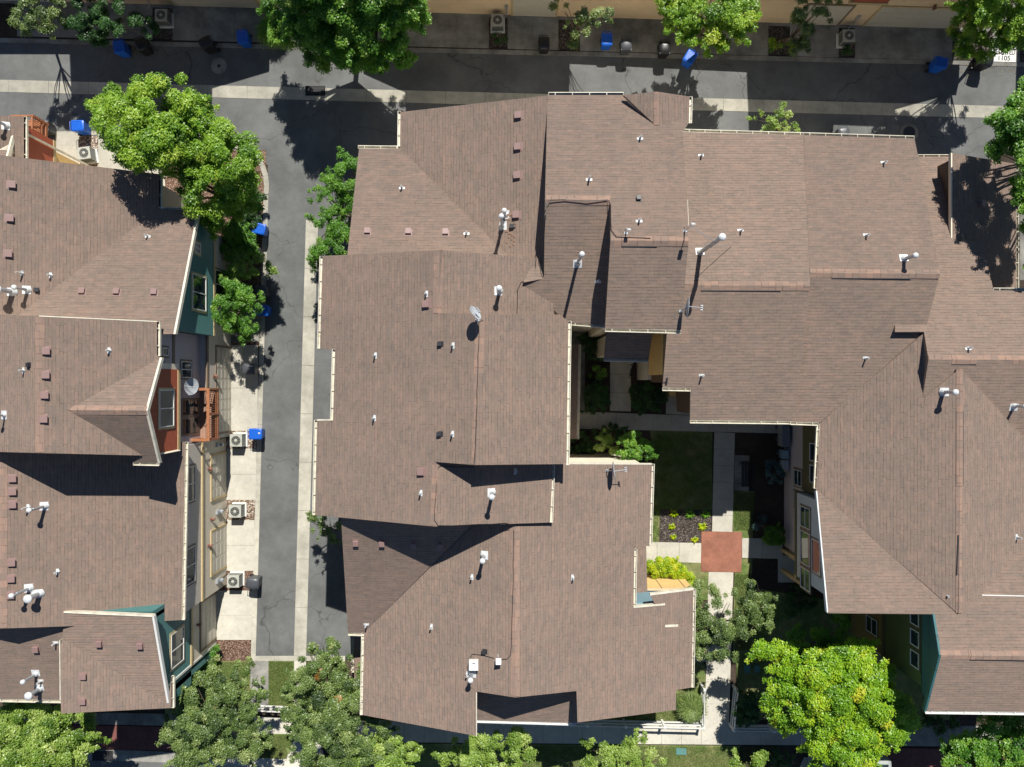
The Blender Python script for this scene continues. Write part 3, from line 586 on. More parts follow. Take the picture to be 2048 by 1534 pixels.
A.gutter(pA1, (318, 346), (318, 418)); A.gutter(pA2, (312, 419), (397, 421)); A.fascia(pA2, (397, 420), (349, 668))
A.facet(pA0, [(-120, 226), (48, 233), (48, 312), (48, 345), (-120, 345)], ov=0.45, z0=3.2); A.gutter(pA0, (48, 233), (48, 318))
# small cross-gable at the far north-west
pA0g = Plane(20, 320, 6.9, 'N', 0.5); A.facet(pA0g, [(-60, 300), (14, 300), (26, 262), (5, 335), (-60, 345)], ov=0.05, z0=5.0)
A.fascia(pA0g, (27, 262), (14, 312))
# tall middle house
xr = 78
pA3w = Plane(xr, 760, pA3.at(xr, 760).z, 'W'); pA3w = Plane(xr, 760, pA3.at(xr, 760).z, 'E', -0.4)
pGn = Plane(322, 715, 8.8, 'N', 0.55); pGs = Plane(318, 926, 8.75, 'S', 0.55)
A.facet(pA3, [(xr, 632), (314, 643), (314, 712), (322, 715), (135, 820), (150, 826), (283, 911), (xr, 906)], ov=0.75)
A.facet(pA3w, [(xr, 632), (xr, 906), (-140, 900), (-140, 624)], ov=0.1)
A.facet(pGn, [(322, 715), (293, 821), (135, 820)], ov=0.35, z0=6.3); A.facet(pGs, [(135, 820), (293, 821), (318, 926), (266, 925), (283, 911)], ov=0.35, z0=6.3)
A.gutter(pA3, (314, 643), (314, 712)); A.gutter(pGs, (266, 925), (318, 926)); A.fascia(pGn, (322, 715), (293, 821)); A.fascia(pGs, (293, 821), (318, 926)); A.fascia(pA3, (xr, 632), (314, 643), wd=0.02)
A.ridge(pA3, pA3w, (xr, 634), (xr, 904)); A.ridge(pGn, pGs, (138, 820), (293, 821))
# house with the plain eave
xr4 = 4; pA4w = Plane(xr4, 1100, pA4.at(xr4, 1100).z, 'E', -0.4)
A.facet(pA4, [(xr4, 880), (371, 884), (363, 1240), (150, 1252), (xr4, 1257)], ov=0.28, z0=5.0)
A.facet(pA4w, [(xr4, 880), (xr4, 1257), (-140, 1262), (-140, 880)], ov=0.1)
A.gutter(pA4, (371, 884), (364, 1240)); A.ridge(pA4, pA4w, (xr4, 910), (xr4, 1256))
# south house
A.facet(pA5b, [(128, 1225), (306, 1233), (336, 1406), (125, 1278)], body=False); A.facet(pA5c, [(125, 1278), (336, 1406), (343, 1352), (343, 1416), (122, 1427), (120, 1300)], body=False)
mb = MB(); mb.box(-21.4, -17.75, -15.9, -11.4, 0, 6.0); A.part(mb, 'wall', M_TEAL); mb = MB(); mb.wpoly(SW(-15.95), [(-21.4, 0), (-21.4, 7.1), (-17.5, 6.1), (-17.5, 0)], -0.3, 0); A.part(mb, 'wall', M_TEAL)
A.facet(pA5a, [(-140, 1240), (140, 1240), (128, 1400), (-140, 1396)], ov=0.3)
A.fascia(pA5b, (128, 1224), (306, 1232), wd=0.04, hgt=0.25, up=0.03); A.fascia(pA5b, (306, 1232), (336, 1406), M_WHITE, wd=0.05); A.gutter(pA5a, (-140, 1396), (124, 1401)); A.gutter(pA5c, (343, 1352), (343, 1416))
A.fascia(pA5c, (120, 1280), (121, 1400), wd=0.02, up=0.03)
A.bodies([M_TAN, M_TEAL])
def wb(h, w, a, b, z0, z1, d0, d1, mat, name='wall'):
    mb = MB(); mb.wbox(w, a, b, z0, z1, d0, d1); h.part(mb, name, mat)
def wp(h, w, pts, d0, d1, mat, name='wall'):
    mb = MB(); mb.wpoly(w, pts, d0, d1); h.part(mb, name, mat)
# walls, north to south (faces east)
wA2 = EW(-16.25); wp(A, wA2, [(8.3, 3.2), (8.3, 5.7), (2.6, 8.05), (2.6, 3.2)], -0.5, 0, M_TEAL, 'siding')
wb(A, wA2, 2.6, 8.32, 3.12, 3.3, -0.3, 0.03, M_TRO, 'trim_band'); wA2g = EW(-16.6)
wb(A, wA2g, -3.1, 8.4, 0, 3.2, -2.0, 0, M_BEI)
for (a, b, z0, z1, w, sp) in ((3.8, 5.6, 4.3, 5.9, wA2, 'h'), (6.7, 7.25, 5.0, 5.6, wA2, 'h'), (4.8, 6.4, 0.95, 2.3, wA2g, 'h')): A.window(w, a, b, z0, z1, M_TRO if w is wA2 else M_TRB, sp)
wA3 = EW(-17.0); wb(A, wA3, -3.15, 2.6, 3.2, 6.3, -1.0, 0, M_LIL); wb(A, wA3, -3.15, 2.6, 6.3, 8.35, -1.0, 0, M_LIL); wA3g = EW(-16.9)
wb(A, wA3, -3.15, 2.6, 6.2, 6.42, -0.05, 0.04, M_TRB, 'trim_band'); wb(A, wA2g, -3.1, 2.6, 3.14, 3.34, -0.05, 0.03, M_TRB, 'trim_band')
A.window(wA3, 0.3, 1.15, 4.35, 5.5, M_TRB, 'h'); A.window(wA3, 1.35, 1.75, 6.9, 7.5, M_TRB, None)
A.garage(wA2g, -2.75, 2.05, 2.1, M_TRB)
wRed = EW(-16.72); wp(A, wRed, [(-3.3, 6.3), (-3.3, 8.5), (-1.3, 9.55), (0.7, 8.5), (0.7, 6.3)], -0.6, 0, M_RED, 'siding'); wb(A, wRed, -3.32, 0.72, 6.2, 6.45, -0.4, 0.03, M_TRO, 'trim_band')
A.window(wRed, -2.1, -0.3, 6.9, 8.35, M_TRO, 'h')
# french doors and balcony
mb = MB()
for a, b in ((-1.75, -0.75), (-2.75, -1.75)):
    mb.wbox(wA3, a+0.02, b-0.02, 3.35, 5.45, 0.0, 0.03, 0); mb.wbox(wA3, a+0.14, b-0.14, 3.6, 5.3, 0.03, 0.042, 1)
A.part(mb, 'balcony_door', [M_TRB, M_GLASS])
deck = MB()
for i in range(6): deck.wbox(wA3, -3.0, -0.3, 3.22, 3.27, 0.02+i*0.145, 0.155+i*0.145)
dk = A.part(deck, 'balcony_deck', M_DECK)
rl = MB(); X0, X1 = 0.02, 0.9
for t, d in ((-3.0, X1), (-1.65, X1), (-0.3, X1), (-3.0, 0.06), (-0.3, 0.06)): rl.wbox(wA3, t-0.05, t+0.05, 2.95, 4.3, d-0.05, d+0.05)
rl.wbox(wA3, -3.05, -0.25, 4.3, 4.35, X1-0.08, X1+0.08); rl.wbox(wA3, -3.0, -0.3, 3.35, 3.4, X1-0.03, X1+0.03)
for t in (-3.0, -0.3): rl.wbox(wA3, t-0.07, t+0.07, 4.3, 4.352, 0, X1-0.08); rl.wbox(wA3, t-0.03, t+0.03, 3.35, 3.4, 0.1, X1-0.06)
for i in range(22): t = -2.93+i*0.122; rl.wbox(wA3, t, t+0.03, 3.4, 4.3, X1-0.018, X1+0.018)
for t in (-3.0, -0.3):
    for i in range(6): rl.wbox(wA3, t-0.015, t+0.015, 3.4, 4.3, 0.15+i*0.12, 0.18+i*0.12)
rl.wbox(wA3, -3.0, -0.3, 3.0, 3.21, X1-0.02, X1+0.03); rl.build('railing', M_WOOD, dk)
# plain house walls
wA4 = EW(-16.9); YA, YB = -11.85, -3.2
wb(A, wA4, YA, YB, 3.2, 5.75, -1.2, 0, M_BEI); wb(A, wA4, YA, YB, 0, 3.2, -1.2, 0.02, M_TAN); wb(A, wA4, YA, YB, 3.12, 3.34, -0.05, 0.07, M_TRO, 'trim_band')
for a, b in ((-6.2, -4.35), (-10.5, -8.6)): A.window(wA4, a, b, 4.15, 5.35, M_TRB, 'h')
wA4d = EW(-16.86)
for a, b in ((-6.5, -4.1), (-10.72, -8.35)): A.garage(wA4d, a, b, 2.1, M_TRO)
wA5 = EW(-17.5); wp(A, wA5, [(-16.4, 3.2), (-16.4, 6.2), (-15.9, 6.3), (-11.3, 7.55), (-11.3, 3.2)], -0.8, 0, M_TEAL, 'siding'); wb(A, wA5, -15.4, -11.85, 0, 3.2, -1.5, 0.02, M_TAN); wb(A, wA5, -15.4, -11.85, 3.1, 3.32, -0.05, 0.06, M_TRO, 'trim_band')
wb(A, wA5, -15.42, -15.3, 0, 6.4, -0.1, 0.05, M_WHITE, 'corner_board'); A.window(wA5, -14.7, -12.9, 4.15, 5.55, M_TRO, 'h'); A.garage(EW(-17.46), -14.95, -12.35, 2.1, M_TRB)
wb(A, Wall((-17.5, -11.1), (-24, -11.1)), 0, 6.5, 5.0, 7.4, -0.4, 0, M_TEAL, 'siding')
# north-west bay
wA0 = EW(-24.9); wb(A, wA0, 10.5, 13.2, 3.3, 5.75, -0.6, 0, M_RED, 'siding'); wb(A, wA0, 10.5, 13.22, 3.2, 3.42, -0.6, 0.03, M_TRO, 'trim_band'); wA0g = EW(-25.3); wb(A, wA0g, 10.5, 12.85, 0, 3.2, -2, 0, M_YEL)
dsp = MB(); dsp.wbox(wA0, 12.72, 12.82, 0.1, 5.7, 0.03, 0.11); A.part(dsp, 'downspout', M_CREAM)
dsp = MB()
for x, y in ((-25.45, 13.35), (-25.45, 14.2)): dsp.box(x-0.06, x+0.06, y-0.06, y+0.06, 3.0, 4.3)
dsp.box(-26.6, -25.4, 13.2, 14.25, 3.1, 3.25)
for z in (3.5, 4.25): dsp.box(-25.49, -25.41, 13.3, 14.2, z, z+0.07); dsp.box(-26.6, -25.45, 14.16, 14.24, z, z+0.07)
for i in range(8): dsp.box(-25.47, -25.43, 13.4+i*0.1, 13.43+i*0.1, 3.5, 4.25)
A.part(dsp, 'balcony_deck', M_WOOD)
# olive wall beyond the valley eave is the plain body; carriage lamps by the garages
lamp = MB()
for t, z, ww in ((-7.6, 2.15, wA4), (-4.75, 2.5, wA4), (-9.0, 2.5, wA4), (-13.4, 2.5, wA5), (0.4, 2.5, wA2g)):
    mb = MB(); mb.wbox(ww, t-0.05, t+0.05, z-0.08, z+0.1, 0.02, 0.06); q = ww.p(t, z-0.12, 0.16); mb.tube([ww.p(t, z+0.05, 0.05), ww.p(t, z+0.12, 0.16), ww.p(t, z+0.02, 0.17)], 0.015, 6)
    mb.lathe(q, [(0.02, -0.05), (0.07, -0.02), (0.085, 0.12), (0.11, 0.15), (0.02, 0.22)], 8); A.part(mb, 'wall_lamp', plain('copper_lamp', (0.22, 0.10, 0.07), 0.45))
# meters on the wall by the condensers
for t, ww in ((-7.35, wA4), (-11.3, wA4), (-3.5, wA4)):
    mb = MB(); mb.wbox(ww, t-0.12, t+0.12, 1.1, 1.5, 0.02, 0.14); mb.lathe(ww.p(t, 1.0, 0.2), [(0.09, 0), (0.11, 0.05), (0.09, 0.16), (0.02, 0.18)], 12); mb.tube([ww.p(t, 1.0, 0.2), ww.p(t, 0.35, 0.2), ww.p(t+0.15, 0.2, 0.3), ww.p(t+0.15, 0.02, 0.3)], 0.022, 6)
    mb.tube([ww.p(t+0.3, 0.05, 0.1), ww.p(t+0.3, 0.8, 0.1), ww.p(t+0.2, 1.2, 0.08)], 0.018, 6); A.part(mb, 'utility_meter', M_GALV)
for x, y in ((25, 370), (21, 437), (18, 508)): A.boxvent(pA1, x, y, 0.33)
for x, y in ((165, 583), (234, 584), (309, 585)): A.boxvent(pA2, x, y, 0.30)
for x, y in ((93, 702), (92, 750), (90, 790), (88, 838)): A.boxvent(pA3, x, y, 0.33)
for x, y in ((26, 957), (26, 983), (26, 1009), (24, 1125), (23, 1157), (22, 1190)): A.boxvent(pA4, x, y, 0.33)
A.boxvent(pA5a, 73, 1297, 0.3)
for x, y in ((199, 1286), (281, 1290)): A.boxvent(pA5b, x, y, 0.3)
for x, y in ((167, 1352), (166, 1402)): A.boxvent(pA5c, x, y, 0.3)
for pl, x, y in ((pA2, 296, 472), (pA1, 103, 551), (pA1, 46, 547), (pA3, 220, 701), (pA3w, 48, 741), (pA4, 117, 1143), (pA5a, 112, 1286), (pA5a, 82, 1362), (pA4, 68, 1187)): A.pvent(pl, x, y, 0.32)
A.pvent(pA1, 46, 547, 0.5, 0.035); A.pvent(pA4, 58, 1014, 0.5, 0.035)
for x, y in ((74, 580),): A.boxvent(pA1, x, y, 0.2, M_BVENT, 'attic_fan_vent')
A.boxvent(pA3w, 59, 730, 0.2, M_BVENT, 'attic_fan_vent')
A.flue(pA1, 26, 584, 1.0, 0.11, 0.20); A.flue(pA1, 56, 580, 0.9, 0.07, 0.12); A.flue(pA4, 91, 1012, 1.1, 0.07, 0.12)
A.flue(pA4, 60, 1176, 1.2, 0.07, 0.12); A.flue(pA4, 80, 1187, 0.8, 0.11, 0.2); A.flue(pA5a, 72, 1348, 0.9, 0.07, 0.12); A.flue(pA5a, 80, 1377, 0.8, 0.10, 0.19); A.flue(pA0, 14, 252, 0.7, 0.07, 0.13); A.flue(pA3w, 10, 830, 0.7, 0.05, 0.1)

# ================================================================ CENTRAL BUILDING (west block and its tall north wing)
B = House('apartment_building', (0, 0, 0), 'tall brown shingled apartment block in the centre between the alley and the courtyard', 'apartments')
pB0w = Plane(800, 260, 6.8, 'W', 0.34); pB0n = Plane(760, 297, 6.8, 'N', 0.36)
B.facet(pB0w, [(801, 224), (1096, 191), (1094, 198), (1110, 520), (1020, 516), (800, 297)], ov=0.3)
B.facet(pB0n, [(718, 297), (800, 297), (1020, 516), (900, 516), (694, 516)], ov=0.3)
B.gutter(pB0w, (801, 222), (800, 300)); B.gutter(pB0n, (716, 296), (801, 297))
SB = 0.36
pB1 = Plane(632, 930, 8.3, 'W', SB)
ra = pB1.at(875, 560); rb = pB1.at(868, 1000); rm = pB1.at(958, 780)
pB1e = Plane(875, 560, ra.z, 'E', 0.25); pB2e = Plane(868, 1000, rb.z, 'E', SB); pBme = Plane(958, 780, rm.z, 'E', 0.48)
B.facet(pB1, [(645, 512), (885, 500), (875, 626), (962, 628), (950, 930), (872, 924), (868, 1053), (630, 1030), (634, 840), (666, 840), (670, 700), (640, 696)], ov=0.3)
B.facet(pB1e, [(885, 500), (1082, 517), (1100, 556), (1110, 640), (962, 640), (875, 626)], ov=0.1)
B.facet(pBme, [(962, 628), (1119, 629), (1137, 642), (1133, 928), (950, 930)], ov=0.3)
B.facet(pB2e, [(872, 924), (1106, 924), (1100, 1045), (868, 1053)], ov=0.3)
B.gutter(pB1, (645, 512), (640, 697)); B.gutter(pB1, (670, 698), (666, 841)); B.gutter(pB1, (634, 840), (630, 1030)); B.fascia(pB1, (634, 840), (666, 840), wd=0.03)
B.gutter(pBme, (1137, 642), (1133, 930)); B.gutter(pB2e, (1104, 930), (1100, 1045))
B.ridge(pB1, pB1e, (877, 503), (875, 626)); B.ridge(pB1, pBme, (960, 632), (952, 928)); B.ridge(pB1, pB2e, (870, 930), (866, 1051), wd=0.13)
# south-west wing
pB3s = Plane(712, 1266, 5.83, 'S'); pB3w = Plane(727, 1350, 5.83, 'W')
r3 = pB3w.at(1029, 1200); pB3e = Plane(1029, 1200, r3.z, 'E')
B.facet(pB3s, [(681, 1018), (975, 1018), (728, 1266), (696, 1266)], ov=0.3)
B.facet(pB3w, [(728, 1266), (975, 1018), (1029, 1018), (1030, 1395), (953, 1383), (953, 1472), (725, 1430)], ov=0.3)
B.facet(pB3e, [(1029, 1018), (1090, 1018), (1090, 928), (1304, 928), (1299, 1092), (1269, 1092), (1267, 1214), (1311, 1210), (1300, 1189), (1387, 1178), (1383, 1375), (1352, 1380), (1352, 1420), (1155, 1445), (1153, 1382), (1030, 1395)], ov=0.3, ovs={8: 1.1, 9: 0.7})
B.gutter(pB3s, (696, 1266), (729, 1267)); B.gutter(pB3w, (728, 1266), (725, 1430)); B.gutter(pB3e, (1304, 928), (1299, 1089)); B.gutter(pB3e, (1269, 1098), (1267, 1214)); B.gutter(pB3e, (1387, 1178), (1383, 1375))
B.fascia(pB3w, (953, 1385), (953, 1472), wd=0.02, up=0.03); B.fascia(pB3e, (1300, 1189), (1387, 1178), wd=0.05); B.fascia(pB3e, (1267, 1214), (1330, 1208.5), wd=0.045, up=0.03); B.fascia(pB3e, (1112, 927), (1304, 928), wd=0.03)
B.fascia(pB3e, (1330, 1252), (1356, 1251), wd=0.06, up=0.02, name='flashing')
B.ridge(pB3w, pB3e, (1030, 1056), (1030, 1393))
pB4 = Plane(1050, 1440, 6.1, 'S', 0.3); B.facet(pB4, [(953, 1375), (1160, 1372), (1160, 1446), (953, 1440)], ov=0.25); B.gutter(pB4, (953, 1440), (1152, 1446), mat=M_WHITE)
# porch roofs
pP1 = Plane(706, 1320, 3.3, 'W', 0.3); B.facet(pP1, [(706, 1262), (745, 1262), (745, 1378), (709, 1369)], ov=0.35, name='porch_roof'); B.gutter(pP1, (706, 1268), (707, 1345))
pP2 = Plane(1157, 780, 3.2, 'E', 0.3); B.facet(pP2, [(1110, 690), (1157, 689), (1153, 878), (1108, 878)], ov=0.3, name='porch_roof'); B.gutter(pP2, (1157, 689), (1153, 878))
pP3 = Plane(1294, 1140, 3.3, 'E', 0.3); B.facet(pP3, [(1240, 1080), (1292, 1081), (1295, 1192), (1240, 1195)], ov=0.3, name='porch_roof')
# tall north wing
pC = Plane(1170, 190, 8.9, 'N'); rC1 = pC.at(1155, 400); rC2 = pC.at(1300, 482)
pC1 = Plane(1155, 400, rC1.z, 'N', -0.45); pC2 = Plane(1300, 482, rC2.z, 'N', -0.42)
gx = 1313; yv = 262
B.facet(pC, [(1095, 190), (1247, 190), (1313, 252), (1370, 238), (1378, 245), (1366, 263), (1377, 482), (1221, 482), (1220, 400), (1090, 400)], ov=0.25)
pg = pC.at(1313, 252); pGw = Plane(1313, 220, pg.z, 'W', 0.3); pGw = Plane(1313, 220, pg.z, 'E', -0.16); pGe = Plane(1313, 220, pg.z, 'E', 0.16)
B.facet(pGw, [(1247, 190), (1313, 183), (1313, 252)], ov=0.2); B.facet(pGe, [(1313, 183), (1379, 193), (1378, 246), (1366, 246), (1313, 252)], ov=0.2)
B.ridge(pGw, pGe, (1313, 184), (1313, 250), wd=0.13)
B.facet(pC1, [(1090, 400), (1220, 400), (1225, 652), (1137, 645), (1050, 573), (1046, 564), (1088, 557)], ov=0.3)
rs = pC1.at(1064, 558); pC1n = Plane(1064, 558, rs.z, 'S', -0.42); B.facet(pC1n, [(1046, 565), (1090, 557), (1090, 505), (1078, 505)], ov=0.02)
B.facet(pC2, [(1221, 482), (1377, 482), (1362, 660), (1210, 657)], ov=0.25)
B.gutter(pC, (1097, 190), (1247, 190)); B.gutter(pC1, (1137, 644), (1212, 650)); B.gutter(pC2, (1210, 657), (1362, 661)); B.gutter(pGe, (1379, 193), (1378, 246))
B.ridge(pC, pC1, (1092, 399), (1220, 400)); B.ridge(pC, pC2, (1222, 481), (1377, 482), vent=(0.14, 0.6))
pP4 = Plane(1255, 717, 6.6, 'S', 0.4); B.facet(pP4, [(1214, 655), (1307, 655), (1297, 719), (1208, 717)], ov=0.25, name='porch_roof', z0=0); B.gutter(pP4, (1208, 717), (1297, 719))
B.bodies([M_TAN])
# courtyard-side walls of the central block
n1 = NW(-4.1); wp(B, n1, [(-6.6, 0), (-6.6, 6.1), (-2.6, 7.5), (-2.6, 0)], -0.3, 0, stucco('cream_stucco', (0.78, 0.70, 0.56)))
mb = MB(); mb.wbox(n1, -6.6, -2.6, 0.0, 0.25, 0, 0.05); B.part(mb, 'trim_band', M_TRB)
n2 = NW(-11.35); wb(B, n2, -9.3, -6.0, 3.2, 5.2, -0.8, 0, M_BLU); wb(B, n2, -10.0, -6.4, 0, 3.2, -2.5, 0.05, M_YEL); wb(B, n2, -10.02, -6.4, 2.9, 3.2, -0.05, 0.10, M_PEA, 'trim_band')
mb = MB(); mb.wbox(n2, -8.3, -8.27, 0, 2.9, 0.05, 0.07); mb.wbox(n2, -9.6, -9.57, 0, 2.9, 0.05, 0.07); B.part(mb, 'wall_joint', M_TRB)
# attic vents, pipes and flues
for x, y in ((1037, 231), (1036, 294), (1035, 351), (1033, 430)): B.boxvent(pB0w, x, y, 0.33)
for x, y in ((735, 463), (817, 464), (891, 465)): B.boxvent(pB0n, x, y, 0.29)
for x, y in ((853, 608), (843, 943)): B.boxvent(pB1, x, y, 0.33)
for x, y in ((712, 1085), (764, 1086), (827, 1090), (880, 1091)): B.boxvent(pB3s, x, y, 0.27)
for pl, x, y in ((pC, 1277, 398), (pB1, 881, 688), (pB1, 880, 868), (pB3w, 969, 1303), (pB0w, 1025, 453)): B.boxvent(pl, x, y, 0.2, M_BVENT, 'attic_fan_vent')
for pl, x, y in ((pB0n, 804, 375), (pB0n, 933, 466), (pB1, 852, 588), (pB1, 750, 711), (pB1, 905, 691), (pB1, 748, 836), (pB1, 904, 868), (pB1, 841, 986), (pB2e, 1032, 943), (pB3w, 943, 1154), (pB3e, 1146, 1155), (pB3s, 733, 1250), (pB3w, 862, 1253), (pB3w, 934, 1348), (pC, 1280, 276), (pC, 1178, 358), (pC, 1278, 441), (pC1, 1196, 562)): B.pvent(pl, x, y, 0.34 if y != 358 else 0.5)
B.flue(pB0w, 1004, 452, 1.9, 0.075, 0.12); B.flue(pB0w, 1009, 430, 0.8, 0.075, 0.12); B.flue(pB1e, 999, 582, 0.9, 0.08, 0.13); B.flue(pC1, 1155, 525, 2.0, 0.075, 0.12)
B.flue(pB2e, 985, 985, 1.3, 0.08, 0.13); B.flue(pB3w, 967, 1110, 1.1, 0.08, 0.13); B.flue(pB3w, 943, 1346, 0.8, 0.08, 0.13)
# loose replacement tabs beside the box vent
mb = MB()
for i in range(26):
    q = pB0w.at(random.uniform(1013, 1030), random.uniform(425, 492)); mb.hexa([q+Vector((a, b, z)) for z in (0.0, 0.02) for a, b in ((-.06, -.05), (.06, -.05), (.06, .05), (-.06, .05))])
B.part(mb, 'patch_shingle', M_RC)
# cables
B.line(pB1e, [(881, 627), (915, 628), (945, 629)], 0.025, 'dish_cable', M_FASC)
B.line(pB1, [(958, 638), (955, 760), (952, 860), (948, 926)]); B.line(pB2e, [(948, 934), (915, 934), (880, 932), (873, 940), (872, 990), (869, 1040), (876, 1051), (930, 1050), (1010, 1046), (1022, 1049)])
B.line(pB3w, [(1027, 1060), (1026, 1180), (1023, 1290), (1021, 1310), (1014, 1318), (997, 1319)]); B.line(pB3w, [(988, 1316), (965, 1310), (945, 1308), (940, 1315), (941, 1322)])
B.line(pC, [(1092, 440), (1093, 408), (1100, 401), (1130, 400)], up=0.06); B.line(pC, [(1130, 400), (1175, 402), (1215, 400), (1221, 410), (1222, 460), (1232, 474), (1250, 475), (1300, 477)], up=0.06)
B.line(pC1, [(1091, 430), (1088, 500), (1086, 552)]); B.line(pB1e, [(1082, 555), (1060, 556), (1042, 565), (1035, 580), (1034, 628)]); B.line(pC, [(1375, 400), (1377, 450)], 0.01, 'cable', M_CREAM)
# ================================================================ EAST BUILDING
E = House('apartment_building', (0, 0, 0), 'lower L-shaped brown shingled apartment block wrapping the right side of the courtyard', 'apartments')
pC3s = Plane(1500, 840, 7.0, 'S', 0.32); r = pC3s.at(1500, 572); pC3n = Plane(1500, 572, r.z, 'S', -0.36)
pC4s = Plane(1600, 845, 6.55, 'S', 0.32); r = pC4s.at(1750, 547); pC4n = Plane(1750, 547, r.z, 'S', -0.36)
E.facet(pC3n, [(1340, 263), (1607, 270), (1620, 545), (1620, 572), (1340, 570)], ov=0.25)
E.facet(pC4n, [(1607, 270), (1829, 277), (1836, 312), (1880, 547), (1620, 545)], ov=0.25)
E.facet(pC3s, [(1340, 570), (1620, 572), (1605, 700), (1590, 842), (1380, 840), (1381, 777), (1325, 775), (1334, 664)], ov=0.28, z0=3.1, wall=1)
E.facet(pC4s, [(1620, 545), (1880, 547), (1850, 665), (1640, 845), (1560, 843), (1560, 600), (1620, 580)], ov=0.25)
E.gutter(pC3n, (1366, 263), (1607, 270)); E.gutter(pC4n, (1607, 270), (1829, 277)); E.gutter(pC3s, (1325, 776), (1381, 777)); E.gutter(pC3s, (1380, 841), (1581, 843)); E.gutter(pC4s, (1581, 844), (1637, 846))
E.ridge(pC3n, pC3s, (1370, 571), (1620, 572), vent=(0.13, 0.77)); E.ridge(pC4n, pC4s, (1620, 546), (1880, 548), vent=(0.17, 0.78))
pC5n = Plane(1868, 313, 4.6, 'N', 0.38); r = pC5n.at(1950, 721); pC5s = Plane(1950, 721, r.z, 'N', -0.36)
E.facet(pC5n, [(1800, 313), (1904, 313), (1912, 482), (1966, 483), (1987, 581), (2240, 583), (2240, 721), (1857, 719), (1848, 664), (1790, 664), (1790, 480)], ov=0.3)
E.facet(pC5s, [(1857, 719), (2240, 721), (2240, 905), (2075, 905), (1921, 737), (1845, 797)], ov=0.15)
E.gutter(pC5n, (1836, 314), (1902, 314)); E.gutter(pC5n, (1987, 581), (2240, 583)); E.ridge(pC5n, pC5s, (1858, 719), (2240, 721), vent=(0.12, 0.25))
pC6 = Plane(1903, 400, 6.35, 'W', -0.3); E.facet(pC6, [(1903, 306), (2033, 328), (2033, 583), (1990, 590), (1903, 590)], ov=0.2, wall=2); E.gutter(pC6, (2033, 328), (2033, 581)); E.boxvent(pC6, 1963, 407, 0.33); E.fascia(pC6, (1903, 306), (1903, 480), M_TAN, wd=0.03)
pDw = Plane(1637, 900, 6.45, 'W'); r = pDw.at(1920, 1000); pDe = Plane(1920, 1000, r.z, 'E', 0.27); pD2 = Plane(1632, 980, 6.45, 'N'); r = pD2.at(1980, 1311); pD3 = Plane(1980, 1311, r.z, 'N', -0.4)
E.facet(pDw, [(1640, 845), (1850, 665), (1845, 797), (1921, 737), (1917, 1228), (1632, 978)], ov=1.2)
E.facet(pDe, [(1921, 737), (2075, 905), (2240, 905), (2240, 1000), (2060, 1085), (1917, 1228)], ov=0.1)
E.facet(pD2, [(1632, 978), (1917, 1228), (2060, 1085), (2240, 1000), (2240, 1314), (1880, 1310), (1867, 1227), (1655, 1225)], ov=0.25, ovs={5: 0.9, 6: 0.5, 7: 1.5})
E.facet(pD3, [(1880, 1310), (2240, 1314), (2240, 1426), (1851, 1422)], ov=0.4, ovs={3: 0.9})
E.gutter(pDw, (1639, 847), (1633, 977)); E.gutter(pD3, (1851, 1422), (2240, 1427), mat=M_WHITE); E.fascia(pD2, (1867, 1227), (1880, 1310), M_DTEAL, 0.05); E.fascia(pD3, (1880, 1310), (1851, 1422), M_DTEAL, 0.05); E.fascia(pD2, (1655, 1225), (1867, 1227), M_FASC, 0.03); E.fascia(pD2, (1633, 982), (1655, 1225), M_LGR, 0.03)
E.fascia(pD2, (1963, 1190), (2240, 1196), M_WHITE, 0.02, up=0.03, name='flashing')
E.ridge(pDw, pDe, (1920, 738), (1919, 1226), wd=0.15, vent=(0.17, 0.48)); E.ridge(pD2, pD3, (1881, 1310), (2240, 1314), vent=(0.17, 0.8))
mb = MB(); A_, B_ = pDw.at(1917, 1070), pDw.at(1914, 1150); mb.hexa([A_+Vector((-.05, 0, 0)), A_, B_, B_+Vector((-.05, 0, 0)), A_+Vector((-.05, 0, .04)), A_+Vector((0, 0, .04)), B_+Vector((0, 0, .04)), B_+Vector((-.05, 0, .04))]); E.part(mb, 'ridge_vent', M_BVENT)
E.bodies([M_TAN, plain('dark_brown_wall', (0.10, 0.065, 0.045), 0.8), plain('shade_toned_wall', (0.09, 0.065, 0.05), 0.8)])  # last wall tone: shade of the unlit west side put into the colour
for q in ((10.4, 16.9, -1.2), (7.7, 10.4, 0.4)): mb = MB(); mb.box(q[0], q[1], q[2], 4.5, 0, 3.1); E.part(mb, 'wall', M_BEI)
# gable of the upper roof facing west
gb = MB(); q = [pC5n.at(1850, 668), pC5n.at(1859, 718), pC5s.at(1846, 794)]; xg = min(p.x for p in q)+0.02
gb.prism([(xg, p.y, p.z-1.4) for p in (q[0], q[2])]+[(xg, q[2].y, q[2].z-0.06), (xg, q[1].y, q[1].z-0.08), (xg, q[0].y, q[0].z-0.06)], [(xg+0.2, p.y, p.z-1.4) for p in (q[0], q[2])]+[(xg+0.2, q[2].y, q[2].z-0.06), (xg+0.2, q[1].y, q[1].z-0.08), (xg+0.2, q[0].y, q[0].z-0.06)])
E.part(gb, 'gable', plain('slate_gable', (0.09, 0.095, 0.10), 0.6))
